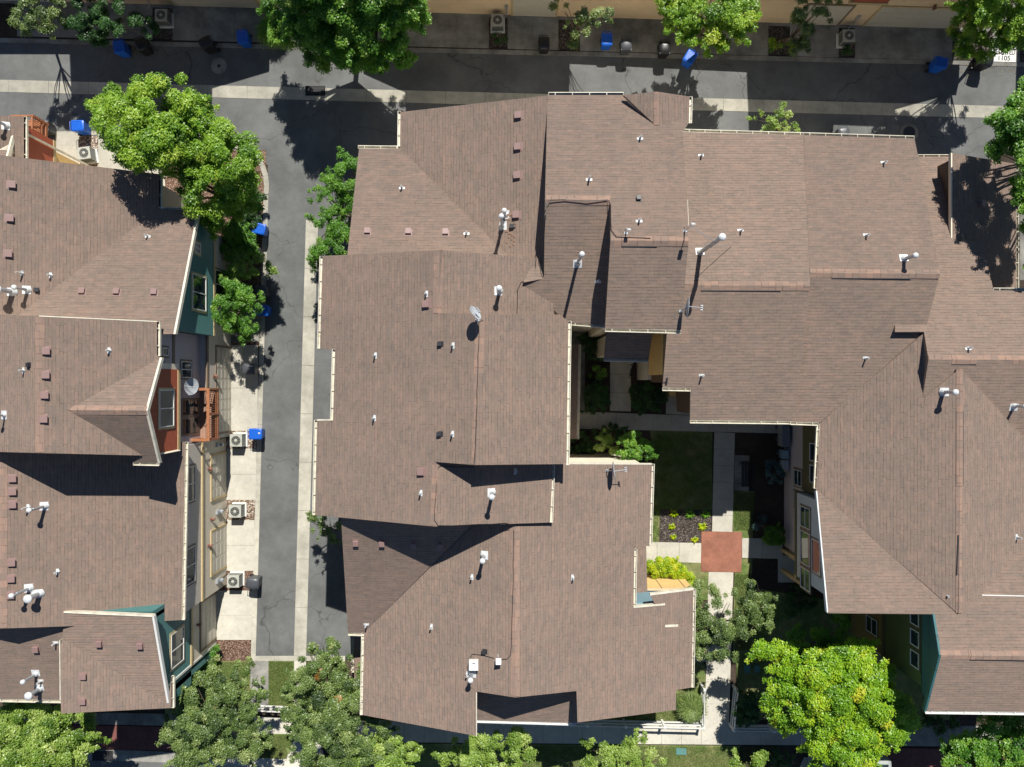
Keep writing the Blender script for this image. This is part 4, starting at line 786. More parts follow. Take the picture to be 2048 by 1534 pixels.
# courtyard walls (face west)
w1 = WW(16.07)     # ground floor; s = -y
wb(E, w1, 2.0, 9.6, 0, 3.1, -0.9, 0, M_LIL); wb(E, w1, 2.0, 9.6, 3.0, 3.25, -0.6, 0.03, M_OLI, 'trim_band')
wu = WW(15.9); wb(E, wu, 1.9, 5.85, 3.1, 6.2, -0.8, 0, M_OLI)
E.window(wu, 3.15, 4.1, 4.1, 5.4, M_OLI, 'v'); E.window(wu, 4.3, 5.25, 4.1, 5.4, M_OLI, 'v')
for a, b in ((4.85, 5.75), (6.1, 6.95)): E.window(w1, a, b, 1.55, 2.6, M_TRB, 'v')
E.window(w1, 8.45, 9.25, 1.8, 2.75, M_TRB, None)
wbay = WW(15.55); wp(E, wbay, [(5.95, 3.0), (5.95, 6.2), (10.5, 7.9), (10.5, 3.0)], -0.9, 0, M_LGR); wb(E, wbay, 5.93, 10.5, 2.95, 3.2, -0.6, 0.03, M_OLI, 'trim_band')
for a, b, sp in ((6.55, 7.65, 'v'), (7.85, 9.6, None), (9.8, 10.9, 'v')): E.window(wbay, a, b, 3.75, 4.95, M_TRB, sp, tw=0.09)
E.window(wbay, 8.0, 9.7, 5.2, 6.2, M_TRB, None, tw=0.09)
mb = MB(); mb.box(15.85, 16.1, -11.1, -10.9, 0, 2.95); mb.box(15.6, 18.5, -10.75, -10.45, 2.7, 2.95); mb.box(15.85, 16.1, -9.9, -9.7, 0, 2.95); E.part(mb, 'porch_beam', M_TRO)
# green and teal gable end wall
wg = WW(20.05); gy = -(pD2.at(1880, 1310).y)
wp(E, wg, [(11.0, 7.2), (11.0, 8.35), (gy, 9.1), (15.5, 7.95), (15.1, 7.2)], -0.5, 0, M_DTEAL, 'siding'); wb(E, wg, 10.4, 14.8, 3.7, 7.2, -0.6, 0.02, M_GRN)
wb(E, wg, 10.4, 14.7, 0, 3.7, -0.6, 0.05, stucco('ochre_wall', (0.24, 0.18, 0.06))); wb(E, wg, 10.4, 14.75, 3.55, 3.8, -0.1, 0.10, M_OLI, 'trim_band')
for a, b in ((11.2, 12.0), (12.25, 13.05), (13.3, 14.1)): E.window(wg, a, b, 6.3, 7.05, M_OLI, None, off=0.02)
E.window(wg, 13.0, 13.9, 1.9, 3.1, M_OLI, 'v', off=0.05)
# west wall of the near wing over the entry path
wC3 = WW(7.42); wb(E, wC3, -2.6, -0.45, 3.4, 7.0, -0.3, 0.0, M_YEL); wb(E, wC3, -2.6, -0.2, 0, 3.3, -0.4, 0.05, M_BEI)
sC3 = SW(-0.1)
mb = MB(); mb.box(10.2, 12.0, -0.75, -0.45, 0, 0.95); mb.box(9.1, 10.2, -0.72, -0.5, 0, 0.9); E.part(mb, 'porch_wall', M_YEL)
for pl, x, y in ((pC3n, 1402, 312), (pC3n, 1481, 462), (pC4n, 1767, 326), (pC4n, 1732, 471), (pC5n, 1936, 696), (pC3s, 1403, 752), (pC4s, 1731, 717), (pD2, 1889, 1189), (pDe, 2034, 1074)): E.pvent(pl, x, y, 0.34)
hC = pC.at(1378, 462)
E.flue(pC3n, 1400, 505, 3.5, 0.10, 0.16, guys=((pC, 1378, 450, 0.72), (pC3n, 1463, 492, 0.55)))
E.flue(pC4n, 1808, 518, 0.9, 0.085, 0.13); E.flue(pDw, 1886, 784, 0.9, 0.085, 0.14); E.flue(pC5s, 2028, 812, 0.7, 0.07, 0.12)
# ================================================================ TOP ROW (mostly beyond the frame)
p0, p1 = W(0, yb(0)-4), W(2048, yb(2048)-4); wT = Wall(p0, p1)
def row(h, prof, front=0.0, mats=None):
    """profile of shadow points along the kerb -> eave heights of a house front"""
    P = []
    for (sx, sy) in prof:
        g0 = W(sx, sy); hh = 4.0
        for _ in range(6):
            X = g0.x+0.185*hh; t = (X-wT.o.x)/wT.d.x; yf = wT.o.y+wT.d.y*t-0.25-front; hh = (yf-g0.y)/0.84
        P.append((t, hh))
    body = MB(); depth = 9.0
    pts = [(P[0][0]+0.2, 0)]+[(min(max(t, P[0][0]+0.2), P[-1][0]-0.2), z-0.1) for t, z in P]+[(P[-1][0]-0.2, 0)]
    body.wpoly(wT, pts, -depth, 0.0-front); h.part(body, 'wall', mats or M_PEA)
    for (t0, z0), (t1, z1) in zip(P, P[1:]):
        if abs(t1-t0) < 0.3: continue
        flat = abs(z0-z1) < 0.25; mb = MB(); up = 1.5 if flat else 0.0; mid = -depth/2
        for d0, d1, a, b in ((0.25-front, mid, 0.0, up), (mid, -depth-0.25, up, 0.0)):
            top = [wT.p(t0, z0+a, d0), wT.p(t1, z1+a, d0), wT.p(t1, z1+b, d1), wT.p(t0, z0+b, d1)]; mb.prism([p-Vector((0, 0, 0.14)) for p in top], top)
        o = h.part(mb, 'roof', M_SH); uvl = o.data.uv_layers.new(name='UVMap')
        for lp in o.data.loops: c = o.data.vertices[lp.vertex_index].co; uvl.data[lp.index].uv = (c.x+70, c.y+70)
T1 = House('townhouse', (0, 0, 0), 'tan townhouse whose garage foot shows at the top left edge of the picture', 'townhouse', 'houses along the top of the lane')
row(T1, [(-420, 108), (143, 109), (143.5, 211), (423.5, 213), (424, 178), (538, 144)])
T2 = House('townhouse', (0, 0, 0), 'peach and red townhouses with garage doors at the top centre and top right', 'townhouse', 'houses along the top of the lane')
row(T2, [(727, 148), (811, 186), (812, 228), (1136, 234), (1137, 128), (1497, 145), (1498, 268), (1666, 268), (1667, 250), (1789, 255), (1789.5, 220), (1900, 189)])
T3 = House('townhouse', (0, 0, 0), 'townhouse just beyond the top right corner shading the reserved stall', 'townhouse', 'houses along the top of the lane')
row(T3, [(2031, 186), (2200, 230), (2500, 240)])
def tw(x, y=None): return wT.pix(x, yb(x)-4 if y is None else y)[0]
for h, x0, x1, tr in ((T1, 352, 520, M_TRO), (T1, -20, 120, M_TRO), (T2, 1026, 1110, M_TRO), (T2, 1588, 1672, M_TRB), (T2, 1728, 1895, M_TRO)):
    h.garage(Wall(wT.p(0, 0, 0.02), wT.p(10, 0, 0.02)), tw(x0), tw(x1), 2.15, tr, mat=M_GD)
wb(T2, wT, tw(1660), tw(1725), 2.75, 5.2, -0.2, 0.15, M_RED, 'siding'); wb(T2, wT, tw(1655), tw(1727), 2.6, 2.8, -0.2, 0.2, M_TRO, 'trim_band')
mb = MB(); a, b = tw(1895), tw(1935); mb.wbox(wT, a, b, 2.55, 2.7, 0.0, 1.0); mb.wbox(wT, a, b, 2.7, 3.5, 0.94, 1.0); mb.wbox(wT, a, a+0.06, 2.7, 3.5, 0, 1.0); T2.part(mb, 'balcony_deck', M_BLK)
for x in (1820, 1106): 
    mb = MB(); t = tw(x); z = 2.45; mb.wbox(wT, t-0.05, t+0.05, z-0.08, z+0.1, 0.02, 0.08); mb.lathe(wT.p(t, z-0.1, 0.18), [(0.02, -0.05), (0.07, -0.02), (0.085, 0.12), (0.11, 0.15), (0.02, 0.22)], 8); T2.part(mb, 'wall_lamp', plain('copper_lamp', (0.22, 0.10, 0.07), 0.45))
for h, x in ((T1, 305), (T2, 1013), (T2, 1699)):
    mb = MB(); t = tw(x); mb.wbox(wT, t-0.1, t+0.1, 0.9, 1.2, 0.0, 0.12); mb.tube([wT.p(t, 0.9, 0.08), wT.p(t, 0.3, 0.1), wT.p(t-0.15, 0.15, 0.3)], 0.03, 6); h.part(mb, 'utility_meter', M_GALV)
# ================================================================ FOLIAGE
RNG = np.random.default_rng(11)
def unit(a): return a/np.maximum(np.linalg.norm(a, axis=-1, keepdims=True), 1e-9)
def leaf_mesh(name, P, Nn, size, tint, mat, parent, asp=0.62):
    """one rhombic leaf per point"""
    n = len(P); Nn = unit(Nn); t = unit(np.cross(Nn, unit(RNG.normal(size=(n, 3))))); b = np.cross(Nn, t)
    s = (size*RNG.uniform(0.65, 1.3, n))[:, None]
    fold = Nn*s*0.12
    V = np.stack([P-t*s*0.55, P+b*s*0.5*asp+fold, P+t*s*0.55, P-b*s*0.5*asp+fold], 1).reshape(-1, 3)
    me = bpy.data.meshes.new(name); me.vertices.add(4*n); me.loops.add(4*n); me.polygons.add(n)
    me.vertices.foreach_set('co', V.astype(np.float32).ravel()); me.loops.foreach_set('vertex_index', np.arange(4*n, dtype=np.int32))
    me.polygons.foreach_set('loop_start', np.arange(0, 4*n, 4, dtype=np.int32)); me.polygons.foreach_set('loop_total', np.full(n, 4, np.int32)); me.update(calc_edges=True)
    a = me.attributes.new('tint', 'FLOAT', 'FACE'); a.data.foreach_set('value', np.clip(tint, 0, 1).astype(np.float32))
    me.materials.append(mat); o = bpy.data.objects.new(name, me); COL.objects.link(o)
    if parent: o.parent = parent
    return o
def clumps_for(blobs, dens, rc, flat, ragged, under=0.15):
    C = []; 
    for (px, py, rp, h) in blobs:
        c = np.array(W(px, py, h)); r = rp/F*(H-h); k = max(5, int(dens*r*r))
        d = unit(RNG.normal(size=(k*3, 3))); d = d[d[:, 2] > -under*2][:k]; k = len(d)
        rad = r*RNG.uniform(0.45, 1.0, k)**0.6*0.9; q = c+d*rad[:, None]*np.array([1, 1, flat])
        rr = rc*RNG.uniform(0.6, 1.35, k)*(0.7+0.3*min(r, 2.0)/2.0)
        for a, b in zip(q, rr): C.append((*a, b))
        # ragged sprays at the rim
        for _ in range(int(ragged*k)):
            th = RNG.uniform(0, 2*math.pi); e = np.array([math.cos(th), math.sin(th), RNG.uniform(-0.35, 0.3)]); L0 = r*RNG.uniform(0.85, 1.0); nseg = RNG.integers(1, 4)
            for s in range(nseg): C.append((*(c+e*(L0+s*rc*0.55)*np.array([1, 1, flat])+RNG.normal(size=3)*0.06), rc*(0.55-0.1*s)))
    return np.array(C)
def tree(name, label, cat, blobs, trunk, kind, leaf=0.12, lai=5.0, rc=0.5, dens=9.0, flat=0.72, ragged=0.25, tr=0.12, group=None, gap=0.0, crown='crown', vary=0.22, droop=0.0):
    base = W(*trunk, 0.0); e = empty(name, base, label, cat, group)
    leaf *= 0.84; lai *= 1.15; rc *= 0.88; dens *= 1.45
    C = clumps_for(blobs, dens, rc, flat, ragged)
    if gap: C = C[RNG.uniform(size=len(C)) > gap]
    PP = []; NN = []; TT = []
    for x, y, z, r in C:
        z = max(z, 0.25+r*0.5); n = int(lai*math.pi*r*r/(leaf*leaf*0.34)*0.5)
        d = unit(RNG.normal(size=(n, 3))); rad = r*RNG.uniform(0, 1, n)**0.45; o = d*rad[:, None]*np.array([1, 1, 0.6])
        if droop: o[:, 2] -= droop*np.abs(o[:, 0]+o[:, 1])
        PP.append(np.array([x, y, z])+o+RNG.normal(size=(n, 3))*0.035); NN.append(d*0.6+np.array([0, 0.12, 1.0])+RNG.normal(size=(n, 3))*0.45)
        TT.append(np.clip(RNG.normal(0.48+RNG.normal()*vary*0.85, vary*0.5, n), 0, 1))
    P = np.concatenate(PP)-np.array(base); o = leaf_mesh(crown, P, np.concatenate(NN), leaf, np.concatenate(TT), LM[kind], e)
    # trunk and limbs
    mb = MB(); cs = [np.array(W(b[0], b[1], b[3])) for b in blobs]; top = sum(cs)/len(cs); b0 = np.array(base)
    fork = b0*0.55+top*0.45; fork[2] = max(0.8, top[2]*0.42); mid = (b0+fork)/2+np.array([0.08, -0.05, 0]); mid[2] = fork[2]*0.5
    mb.tube([Vector(b0-b0), Vector(mid-b0), Vector(fork-b0)], [tr*1.25, tr, tr*0.85], 8)
    for k, (c, bl) in enumerate(zip(cs, blobs)):
        r = bl[2]/F*(H-bl[3])
        for j in range(max(3, min(9, int(r*2.4)))):
            th = RNG.uniform(0, 2*math.pi); e2 = np.array([math.cos(th)*r*0.7, math.sin(th)*r*0.7, r*flat*RNG.uniform(-0.1, 0.6)]); end = c+e2; m2 = (fork+end)/2+np.array([0, 0, 0.25])+RNG.normal(size=3)*0.12
            mb.tube([Vector(fork-b0), Vector(m2-b0), Vector(end-b0)], [tr*0.5, tr*0.28, tr*0.1], 5, cap=False)
    mb.build('trunk', M_BARK, e, smooth=True)
    return e
TR = 'trees along the lanes'
tree('shade_tree', 'large lime green tree over the driveways at the upper left, the one nearer the lane', 'tree', [(250, 245, 64, 8.6), (330, 212, 72, 8.2), (300, 275, 64, 8.4), (222, 215, 36, 7.2), (376, 245, 54, 7.2), (270, 300, 40, 6.2)], (398, 330), 'lime', group=TR, tr=0.17)
tree('shade_tree', 'large lime green tree overhanging the curved kerb and the teal wall', 'tree', [(400, 290, 64, 7.2), (455, 318, 70, 7.4), (420, 375, 62, 6.4), (340, 320, 44, 6.6), (480, 385, 46, 5.4), (440, 430, 40, 4.4)], (476, 424), 'lime', group=TR, tr=0.19)
tree('shade_tree', 'wide bright green tree hanging over the lane at the top centre', 'tree', [(690, 10, 95, 5.6), (620, 40, 62, 5.0), (760, 50, 70, 5.4), (700, 95, 52, 4.6), (800, 20, 55, 5.6), (565, 5, 42, 4.4), (740, 105, 38, 4.4), (830, 30, 28, 5.2), (790, 105, 30, 4.4), (640, -60, 95, 6.8), (770, -50, 90, 6.8), (580, 60, 40, 3.4), (640, 100, 40, 3.4)], (712, 86), 'green', leaf=0.13, group=TR, tr=0.17)
tree('slender_tree', 'grey green tree with drooping twigs at the top left corner', 'tree', [(75, 25, 40, 4.4), (50, 40, 26, 4.0), (110, 40, 26, 4.2), (95, 0, 40, 4.6)], (95, 66), 'grey', leaf=0.09, group=TR, gap=0.1, tr=0.08, rc=0.36)
tree('slender_tree', 'dark green tree between the two blue bins and the top left condenser', 'tree', [(170, 35, 48, 3.8), (230, 20, 45, 4.2), (275, 40, 20, 3.6), (300, 62, 14, 3.2), (200, 60, 34, 3.2)], (205, 62), 'dark', leaf=0.09, group=TR, rc=0.34, lai=6, tr=0.08, vary=0.16)
tree('slender_tree', 'pale grey green young tree beside the black bin at the top centre', 'tree', [(1150, 20, 30, 4.0), (1160, 60, 24, 3.6), (1195, 35, 22, 4.0), (1215, 30, 14, 3.8), (1145, 85, 14, 3.0), (1120, 10, 18, 3.4)], (1140, 80), 'grey', leaf=0.09, group=TR, rc=0.3, tr=0.06, gap=0.1)
tree('shade_tree', 'bright lime maple above the tipped blue bin', 'tree', [(1420, 20, 72, 4.6), (1370, 35, 42, 4.4), (1470, 40, 46, 4.6), (1400, 75, 34, 4.0), (1350, 10, 36, 4.6), (1500, 20, 26, 4.6), (1440, 70, 26, 4.0)], (1395, 88), 'lime', group=TR, leaf=0.13, rc=0.4, ragged=0.6, tr=0.09)
tree('slender_tree', 'grey green young tree between the garage doors at the top right', 'tree', [(1625, 20, 42, 4.2), (1600, 60, 28, 3.6), (1590, 95, 18, 3.0), (1655, 5, 26, 4.4), (1610, 95, 12, 3.0)], (1560, 85), 'grey', leaf=0.09, group=TR, rc=0.32, tr=0.07)
tree('shade_tree', 'yellow tinged tree over the reserved stall at the top right corner', 'tree', [(1990, 50, 58, 5.0), (1940, 60, 40, 4.6), (1925, 90, 26, 4.2), (2040, 20, 60, 5.2), (1960, 100, 22, 4.0), (2030, 90, 20, 4.4), (2000, -30, 70, 6.6), (1950, 20, 40, 5.6)], (1953, 112), 'lime', leaf=0.12, group=TR, rc=0.42, tr=0.10)
tree('shade_tree', 'vivid green tree at the right edge below the lane', 'tree', [(2040, 255, 50, 9.0), (2022, 250, 40, 8.6), (2110, 250, 90, 9.6), (1998, 295, 16, 8.6), (2052, 385, 26, 8.4), (2110, 370, 80, 9.2), (2075, 450, 30, 8.0), (2140, 470, 80, 8.6), (2075, 190, 50, 9.0)], (2110, 350), 'green', leaf=0.12, group=TR, tr=0.13)
tree('slender_tree', 'dark green tree leaning against the roof corner over the alley', 'tree', [(690, 360, 46, 4.2), (660, 400, 36, 3.8), (680, 450, 40, 3.8), (645, 440, 22, 3.4), (665, 495, 34, 3.6), (640, 500, 18, 3.2), (700, 330, 22, 4.4), (635, 520, 12, 3.0), (690, 400, 34, 4.0), (675, 480, 30, 3.6), (655, 370, 22, 3.8)], (700, 430), 'green', leaf=0.09, group=TR, rc=0.34, gap=0.06, tr=0.08, ragged=0.4, vary=0.15)
tree('slender_tree', 'sparse yellowing young tree poking past the north gutter', 'tree', [(1545, 245, 30, 3.4), (1575, 225, 18, 3.8), (1520, 250, 22, 3.2), (1580, 262, 22, 3.2), (1550, 262, 26, 3.2)], (1552, 275), 'pale', leaf=0.10, group=TR, rc=0.26, gap=0.12, tr=0.05, ragged=0.6, lai=3.5)
tree('slender_tree', 'round leafy young tree in front of the teal wall', 'tree', [(470, 600, 44, 3.6), (448, 622, 30, 3.4), (480, 648, 32, 3.2), (505, 600, 24, 3.4), (470, 572, 28, 3.6), (500, 630, 26, 3.2)], (480, 630), 'green', leaf=0.09, group=TR, rc=0.3, tr=0.06)
tree('slender_tree', 'small open young tree behind the grey bin by the alley', 'tree', [(490, 532, 28, 3.2), (518, 530, 20, 3.2), (478, 548, 24, 3.0), (540, 533, 10, 3.0), (470, 520, 20, 3.2)], (500, 545), 'pale', leaf=0.09, group=TR, rc=0.26, tr=0.05, gap=0.15, ragged=0.5, vary=0.15)
tree('slender_tree', 'small tree showing from under the roof corner beside the alley', 'tree', [(655, 1045, 26, 3.2), (640, 1060, 18, 3.0), (670, 1065, 22, 2.8), (625, 1035, 10, 3.0)], (672, 1060), 'grey', leaf=0.09, group=TR, rc=0.26, tr=0.05, gap=0.2, ragged=0.5)
tree('street_tree', 'broad grey green tree over the fence at the bottom left', 'tree', [(430, 1440, 78, 4.8), (380, 1470, 60, 4.6), (470, 1400, 58, 4.6), (440, 1370, 50, 4.2), (480, 1480, 56, 4.6), (400, 1510, 60, 4.6), (505, 1345, 18, 3.8), (390, 1400, 40, 4.2)], (480, 1480), 'grey', leaf=0.10, group=TR, rc=0.36, gap=0.22, ragged=0.55, tr=0.14)
BIGTREE = tree('street_tree', 'large dark grey green tree with two orange twigs south of the alley', 'tree', [(650, 1370, 72, 4.8), (620, 1420, 56, 4.6), (690, 1420, 72, 5.0), (660, 1480, 80, 4.8), (730, 1480, 60, 4.8), (640, 1320, 34, 4.2), (700, 1340, 36, 4.2), (600, 1385, 36, 4.2), (655, 1290, 12, 4.2)], (675, 1440), 'grey', leaf=0.10, group=TR, rc=0.36, gap=0.22, ragged=0.55, tr=0.16)
tree('street_tree', 'yellow green tree over the parked silver car at the bottom left corner', 'tree', [(60, 1470, 72, 4.8), (110, 1480, 70, 5.0), (40, 1430, 38, 4.6), (160, 1460, 44, 4.4), (90, 1520, 80, 5.0), (0, 1500, 60, 5.0), (20, 1432, 20, 4.4)], (130, 1490), 'pale', leaf=0.12, group=TR, rc=0.42, tr=0.14, vary=0.3)
for (bl, tk, lb) in (([(760, 1530, 62, 4.6), (810, 1515, 40, 4.4), (700, 1530, 50, 4.6)], (770, 1530), 'bright pale green tree at the bottom edge next to the large dark tree'),
                     ([(960, 1515, 52, 4.6), (1010, 1500, 48, 4.6), (920, 1530, 52, 4.6), (1040, 1525, 36, 4.4), (955, 1480, 14, 4.2)], (975, 1530), 'bright pale green tree at the bottom edge under the pointed roof corner'),
                     ([(1240, 1530, 52, 4.6), (1200, 1520, 40, 4.4), (1270, 1505, 32, 4.6), (1300, 1530, 30, 4.4)], (1240, 1535), 'bright pale green tree at the bottom edge below the white rail fence'),
                     ([(1500, 1540, 36, 4.2), (1470, 1545, 28, 4.2), (1530, 1525, 22, 4.0)], (1510, 1540), 'bright pale green tree top at the bottom edge beside the parked car')):
    tree('street_tree', lb, 'tree', bl, tk, 'pale', leaf=0.12, group='street trees along the bottom edge', rc=0.40, tr=0.12)
tree('courtyard_tree', 'grey green olive-like tree leaning over the path by the east gutter', 'tree', [(1410, 1200, 40, 4.0), (1440, 1235, 46, 4.2), (1480, 1215, 40, 4.0), (1400, 1265, 32, 3.8), (1430, 1290, 40, 3.8), (1465, 1275, 34, 3.8), (1375, 1275, 12, 3.8), (1400, 1300, 16, 3.4)], (1450, 1240), 'grey', leaf=0.085, group='courtyard trees', rc=0.34, tr=0.09, gap=0.08)
tree('courtyard_tree', 'smaller blue green tree beside the mulch south of the square plaza', 'tree', [(1515, 1180, 26, 3.6), (1545, 1205, 26, 3.6), (1520, 1230, 34, 3.6), (1550, 1235, 18, 3.4), (1500, 1210, 24, 3.6), (1505, 1245, 22, 3.4)], (1520, 1210), 'grey', leaf=0.09, group='courtyard trees', rc=0.32, tr=0.07, gap=0.08)
tree('maple_tree', 'big yellow green tree in full sun at the lower right', 'tree', [(1640, 1370, 84, 5.4), (1700, 1400, 92, 5.6), (1590, 1330, 46, 5.0), (1740, 1360, 50, 5.4), (1770, 1430, 58, 5.2), (1680, 1470, 80, 5.2), (1580, 1420, 44, 4.8), (1720, 1490, 50, 5.0), (1550, 1390, 30, 4.8), (1545, 1300, 18, 5.0), (1520, 1302, 14, 4.8), (1815, 1425, 16, 5.0), (1730, 1300, 14, 5.2), (1680, 1325, 50, 5.2), (1540, 1430, 22, 4.6)], (1660, 1450), 'yellow', leaf=0.13, group='courtyard trees', rc=0.46, tr=0.17, vary=0.24, ragged=0.45)
tree('shade_tree', 'dark green shaded tree behind the yellow green one', 'tree', [(1620, 1290, 44, 3.6), (1660, 1270, 36, 3.6), (1580, 1290, 30, 3.4), (1680, 1240, 16, 3.6), (1700, 1295, 16, 3.4)], (1640, 1290), 'green', leaf=0.12, group='courtyard trees', rc=0.4, tr=0.1)
tree('street_tree', 'deep green tree at the bottom right corner', 'tree', [(1990, 1490, 58, 4.6), (1950, 1510, 50, 4.6), (2040, 1500, 50, 4.8), (1930, 1535, 50, 4.6), (2000, 1450, 30, 4.2), (2050, 1450, 28, 4.4), (1900, 1520, 26, 4.2)], (1990, 1500), 'green', leaf=0.12, group=TR, rc=0.42, tr=0.13)
for (x, y, h, lb) in ((637, 1349, 5.2, 'upper orange twig in the large grey green tree'), (676, 1404, 5.6, 'lower orange twig in the large grey green tree')):
    p_ = W(x, y, h); n = 500; d_ = unit(RNG.normal(size=(n, 3)))*(RNG.uniform(0, 1, n)**.5)[:, None]*np.array([.26, .34, .2]); o = leaf_mesh('autumn_leaves', d_, d_+np.array([0, 0, .5]), .075, RNG.uniform(0, 1, n), LM['rust'], None); o.location = p_; o.parent = BIGTREE; o.matrix_parent_inverse = BIGTREE.matrix_world.inverted(); o.location = p_-BIGTREE.location; o.matrix_parent_inverse.identity()
def bush(label, blobs, kind, leaf=0.07, rc=0.24, lai=5.0, flat=0.7, group='garden shrubs', dens=26, name='shrub', gap=0.0, ragged=0.12):
    return tree(name, label, 'shrub', blobs, (blobs[0][0], blobs[0][1]), kind, leaf=leaf, rc=rc, dens=dens, flat=flat, ragged=ragged, tr=0.035, group=group, lai=lai, gap=gap, crown='foliage')
bush('clipped dark hedge left of the entry path', [(1182, 786, 18, 0.75), (1198, 790, 20, 0.75), (1184, 804, 18, 0.75), (1200, 804, 16, 0.75)], 'dark', lai=9, dens=60)
bush('clipped dark hedge right of the entry path', [(1276, 788, 18, 0.75), (1296, 790, 20, 0.75), (1318, 792, 16, 0.75), (1280, 804, 16, 0.75), (1304, 806, 16, 0.75)], 'dark', lai=9, dens=60)
bush('low leafy plant between entry path and narrow porch roof', [(1196, 745, 18, 0.5)], 'green', leaf=0.08, gap=0.2)
bush('tall dark shrub under the corner of the entry roofs', [(1182, 688, 24, 1.0), (1195, 705, 20, 0.9)], 'dark')
bush('box clipped green hedge beside the courtyard side path', [(1541, 1064, 13, 0.6), (1556, 1064, 13, 0.6), (1541, 1078, 13, 0.6), (1556, 1078, 13, 0.6), (1548, 1071, 14, 0.8)], 'green', leaf=0.06, rc=0.2, lai=9, dens=70)
bush('vivid green round shrub half in sunlight', [(1255, 893, 28, 3.8), (1285, 900, 26, 3.7), (1268, 882, 22, 3.9), (1298, 908, 14, 3.4)], 'green', leaf=0.09)
bush('pale flowering shrub beside the vivid green one', [(1205, 885, 18, 2.8), (1225, 893, 14, 2.8), (1215, 878, 12, 2.6)], 'pale', leaf=0.08, gap=0.25)
bush('dark shrub in the corner behind the cream wall', [(1158, 885, 24, 0.9), (1180, 895, 20, 0.8), (1225, 865, 20, 0.8), (1200, 865, 16, 0.8)], 'dark', leaf=0.08)
bush('bright chartreuse hedge above the ochre wall', [(1312, 1130, 19, 0.9), (1330, 1128, 18, 0.9), (1348, 1138, 18, 0.9), (1322, 1142, 16, 0.8), (1362, 1146, 13, 0.8)], 'bright', leaf=0.075, lai=9, dens=60)
bush('small round chartreuse shrub at the end of the ochre wall', [(1376, 1163, 14, 0.6)], 'bright', leaf=0.075, lai=9, dens=60)
bush('blue green mounded conifer by the courtyard wall', [(1550, 948, 22, 0.9), (1545, 935, 16, 0.8)], 'blue', leaf=0.10)
bush('small silvery shrub in the shaded bed', [(1515, 1050, 12, 0.4), (1525, 1035, 8, 0.3)], 'blue', leaf=0.07, gap=0.3)
bush('fresh green shrub at the foot of the teal corner', [(434, 1304, 15, 0.8)], 'green', leaf=0.08)
bush('lower fresh green shrub beside the white corner board', [(416, 1325, 14, 0.7), (403, 1340, 16, 0.7)], 'green', leaf=0.08)
bush('dense dark shrub inside the right hand rail fence', [(1492, 1395, 22, 1.1), (1498, 1425, 24, 1.1), (1505, 1410, 20, 1.2), (1488, 1440, 14, 0.9)], 'dark', leaf=0.10, rc=0.3)
bush('shaded shrub beside the bottom pavement', [(1560, 1515, 24, 0.9), (1520, 1505, 14, 0.7)], 'dark', leaf=0.09)
bush('shaded shrubs under the garage end wall', [(1870, 1450, 22, 1.0), (1845, 1440, 16, 0.8), (1900, 1445, 16, 0.9)], 'dark', leaf=0.09)
bush('dark shrub row below the porch of the grey bay', [(1590, 1185, 20, 0.6), (1615, 1200, 22, 0.7), (1580, 1215, 18, 0.6)], 'dark', leaf=0.08)
bush('leafy shrubs crowding the teal wall north of the bins', [(470, 470, 30, 1.3), (490, 500, 26, 1.1), (460, 500, 24, 1.2), (500, 460, 18, 1.0)], 'green', leaf=0.09, rc=0.3)
bush('leafy shrub strip between the beige wall and the round young tree', [(468, 560, 26, 1.2), (462, 600, 24, 1.1), (470, 640, 26, 1.0), (490, 665, 18, 0.8)], 'green', leaf=0.09, rc=0.3)
bush('shrubs filling the bed under the big lime tree', [(480, 430, 30, 1.2), (500, 400, 24, 1.0), (440, 420, 30, 1.4), (505, 440, 16, 0.9)], 'dark', leaf=0.09, rc=0.3)
bush('bright shrub between the lower roof and the dark tree', [(712, 1385, 16, 0.9), (705, 1400, 14, 0.8)], 'green', leaf=0.09)
bush('low shrub in front of the condenser at the top centre', [(992, 76, 12, 0.25), (1005, 84, 8, 0.2)], 'dark', leaf=0.07, gap=0.3)
bush('yellow green creeper below the condenser at the top right', [(1552, 88, 14, 0.3), (1545, 98, 9, 0.2), (1585, 90, 14, 0.4)], 'lime', leaf=0.08, gap=0.2)
bush('small weedy shrub below the last condenser', [(1692, 102, 14, 0.3)], 'dark', leaf=0.07, gap=0.25)
for (x, y, r, c, lb) in ((1347, 1026, 9, 'bright', 'leftmost hosta of the back row in the mulch bed'), (1379, 1027, 11, 'green', 'middle and widest hosta of the back row in the mulch bed'), (1411, 1028, 10, 'green', 'rightmost hosta of the back row beside the path'), (1343, 1053, 7.5, 'bright', 'hosta halfway down the left side of the mulch bed'), (1404, 1052, 9, 'bright', 'round hosta touching the corner of the red plaza'), (1346, 1073, 6.5, 'bright', 'smallest hosta, at the lower left of the mulch bed'), (1389, 1079, 7.5, 'bright', 'hosta at the front edge of the mulch bed beside the plaza')):
    e = empty('hosta', W(x, y, 0.03), lb, 'plant', 'hostas in the mulch bed'); mb = MB(); rr = r/34*1.25
    n = 26
    for i in range(n):
        th = i*2.4+RNG.uniform(-.2, .2); ln = rr*RNG.uniform(0.6, 1.0); d = Vector((math.cos(th), math.sin(th), 0)); s = Vector((-d.y, d.x, 0)); hh = rr*RNG.uniform(0.25, 0.6); wd = ln*0.13
        p = [d*ln*0.05, d*ln*0.5+Vector((0, 0, hh)), d*ln+Vector((0, 0, hh*0.55))]
        mb.add([p[0]-s*wd*0.4, p[0]+s*wd*0.4, p[1]+s*wd, p[1]-s*wd, p[2]], [(0, 1, 2, 3), (3, 2, 4)])
    o = mb.build('leaf_rosette', LM[c], e); a = o.data.attributes.new('tint', 'FLOAT', 'FACE'); a.data.foreach_set('value', RNG.uniform(0.2, 0.9, len(o.data.polygons)).astype(np.float32))
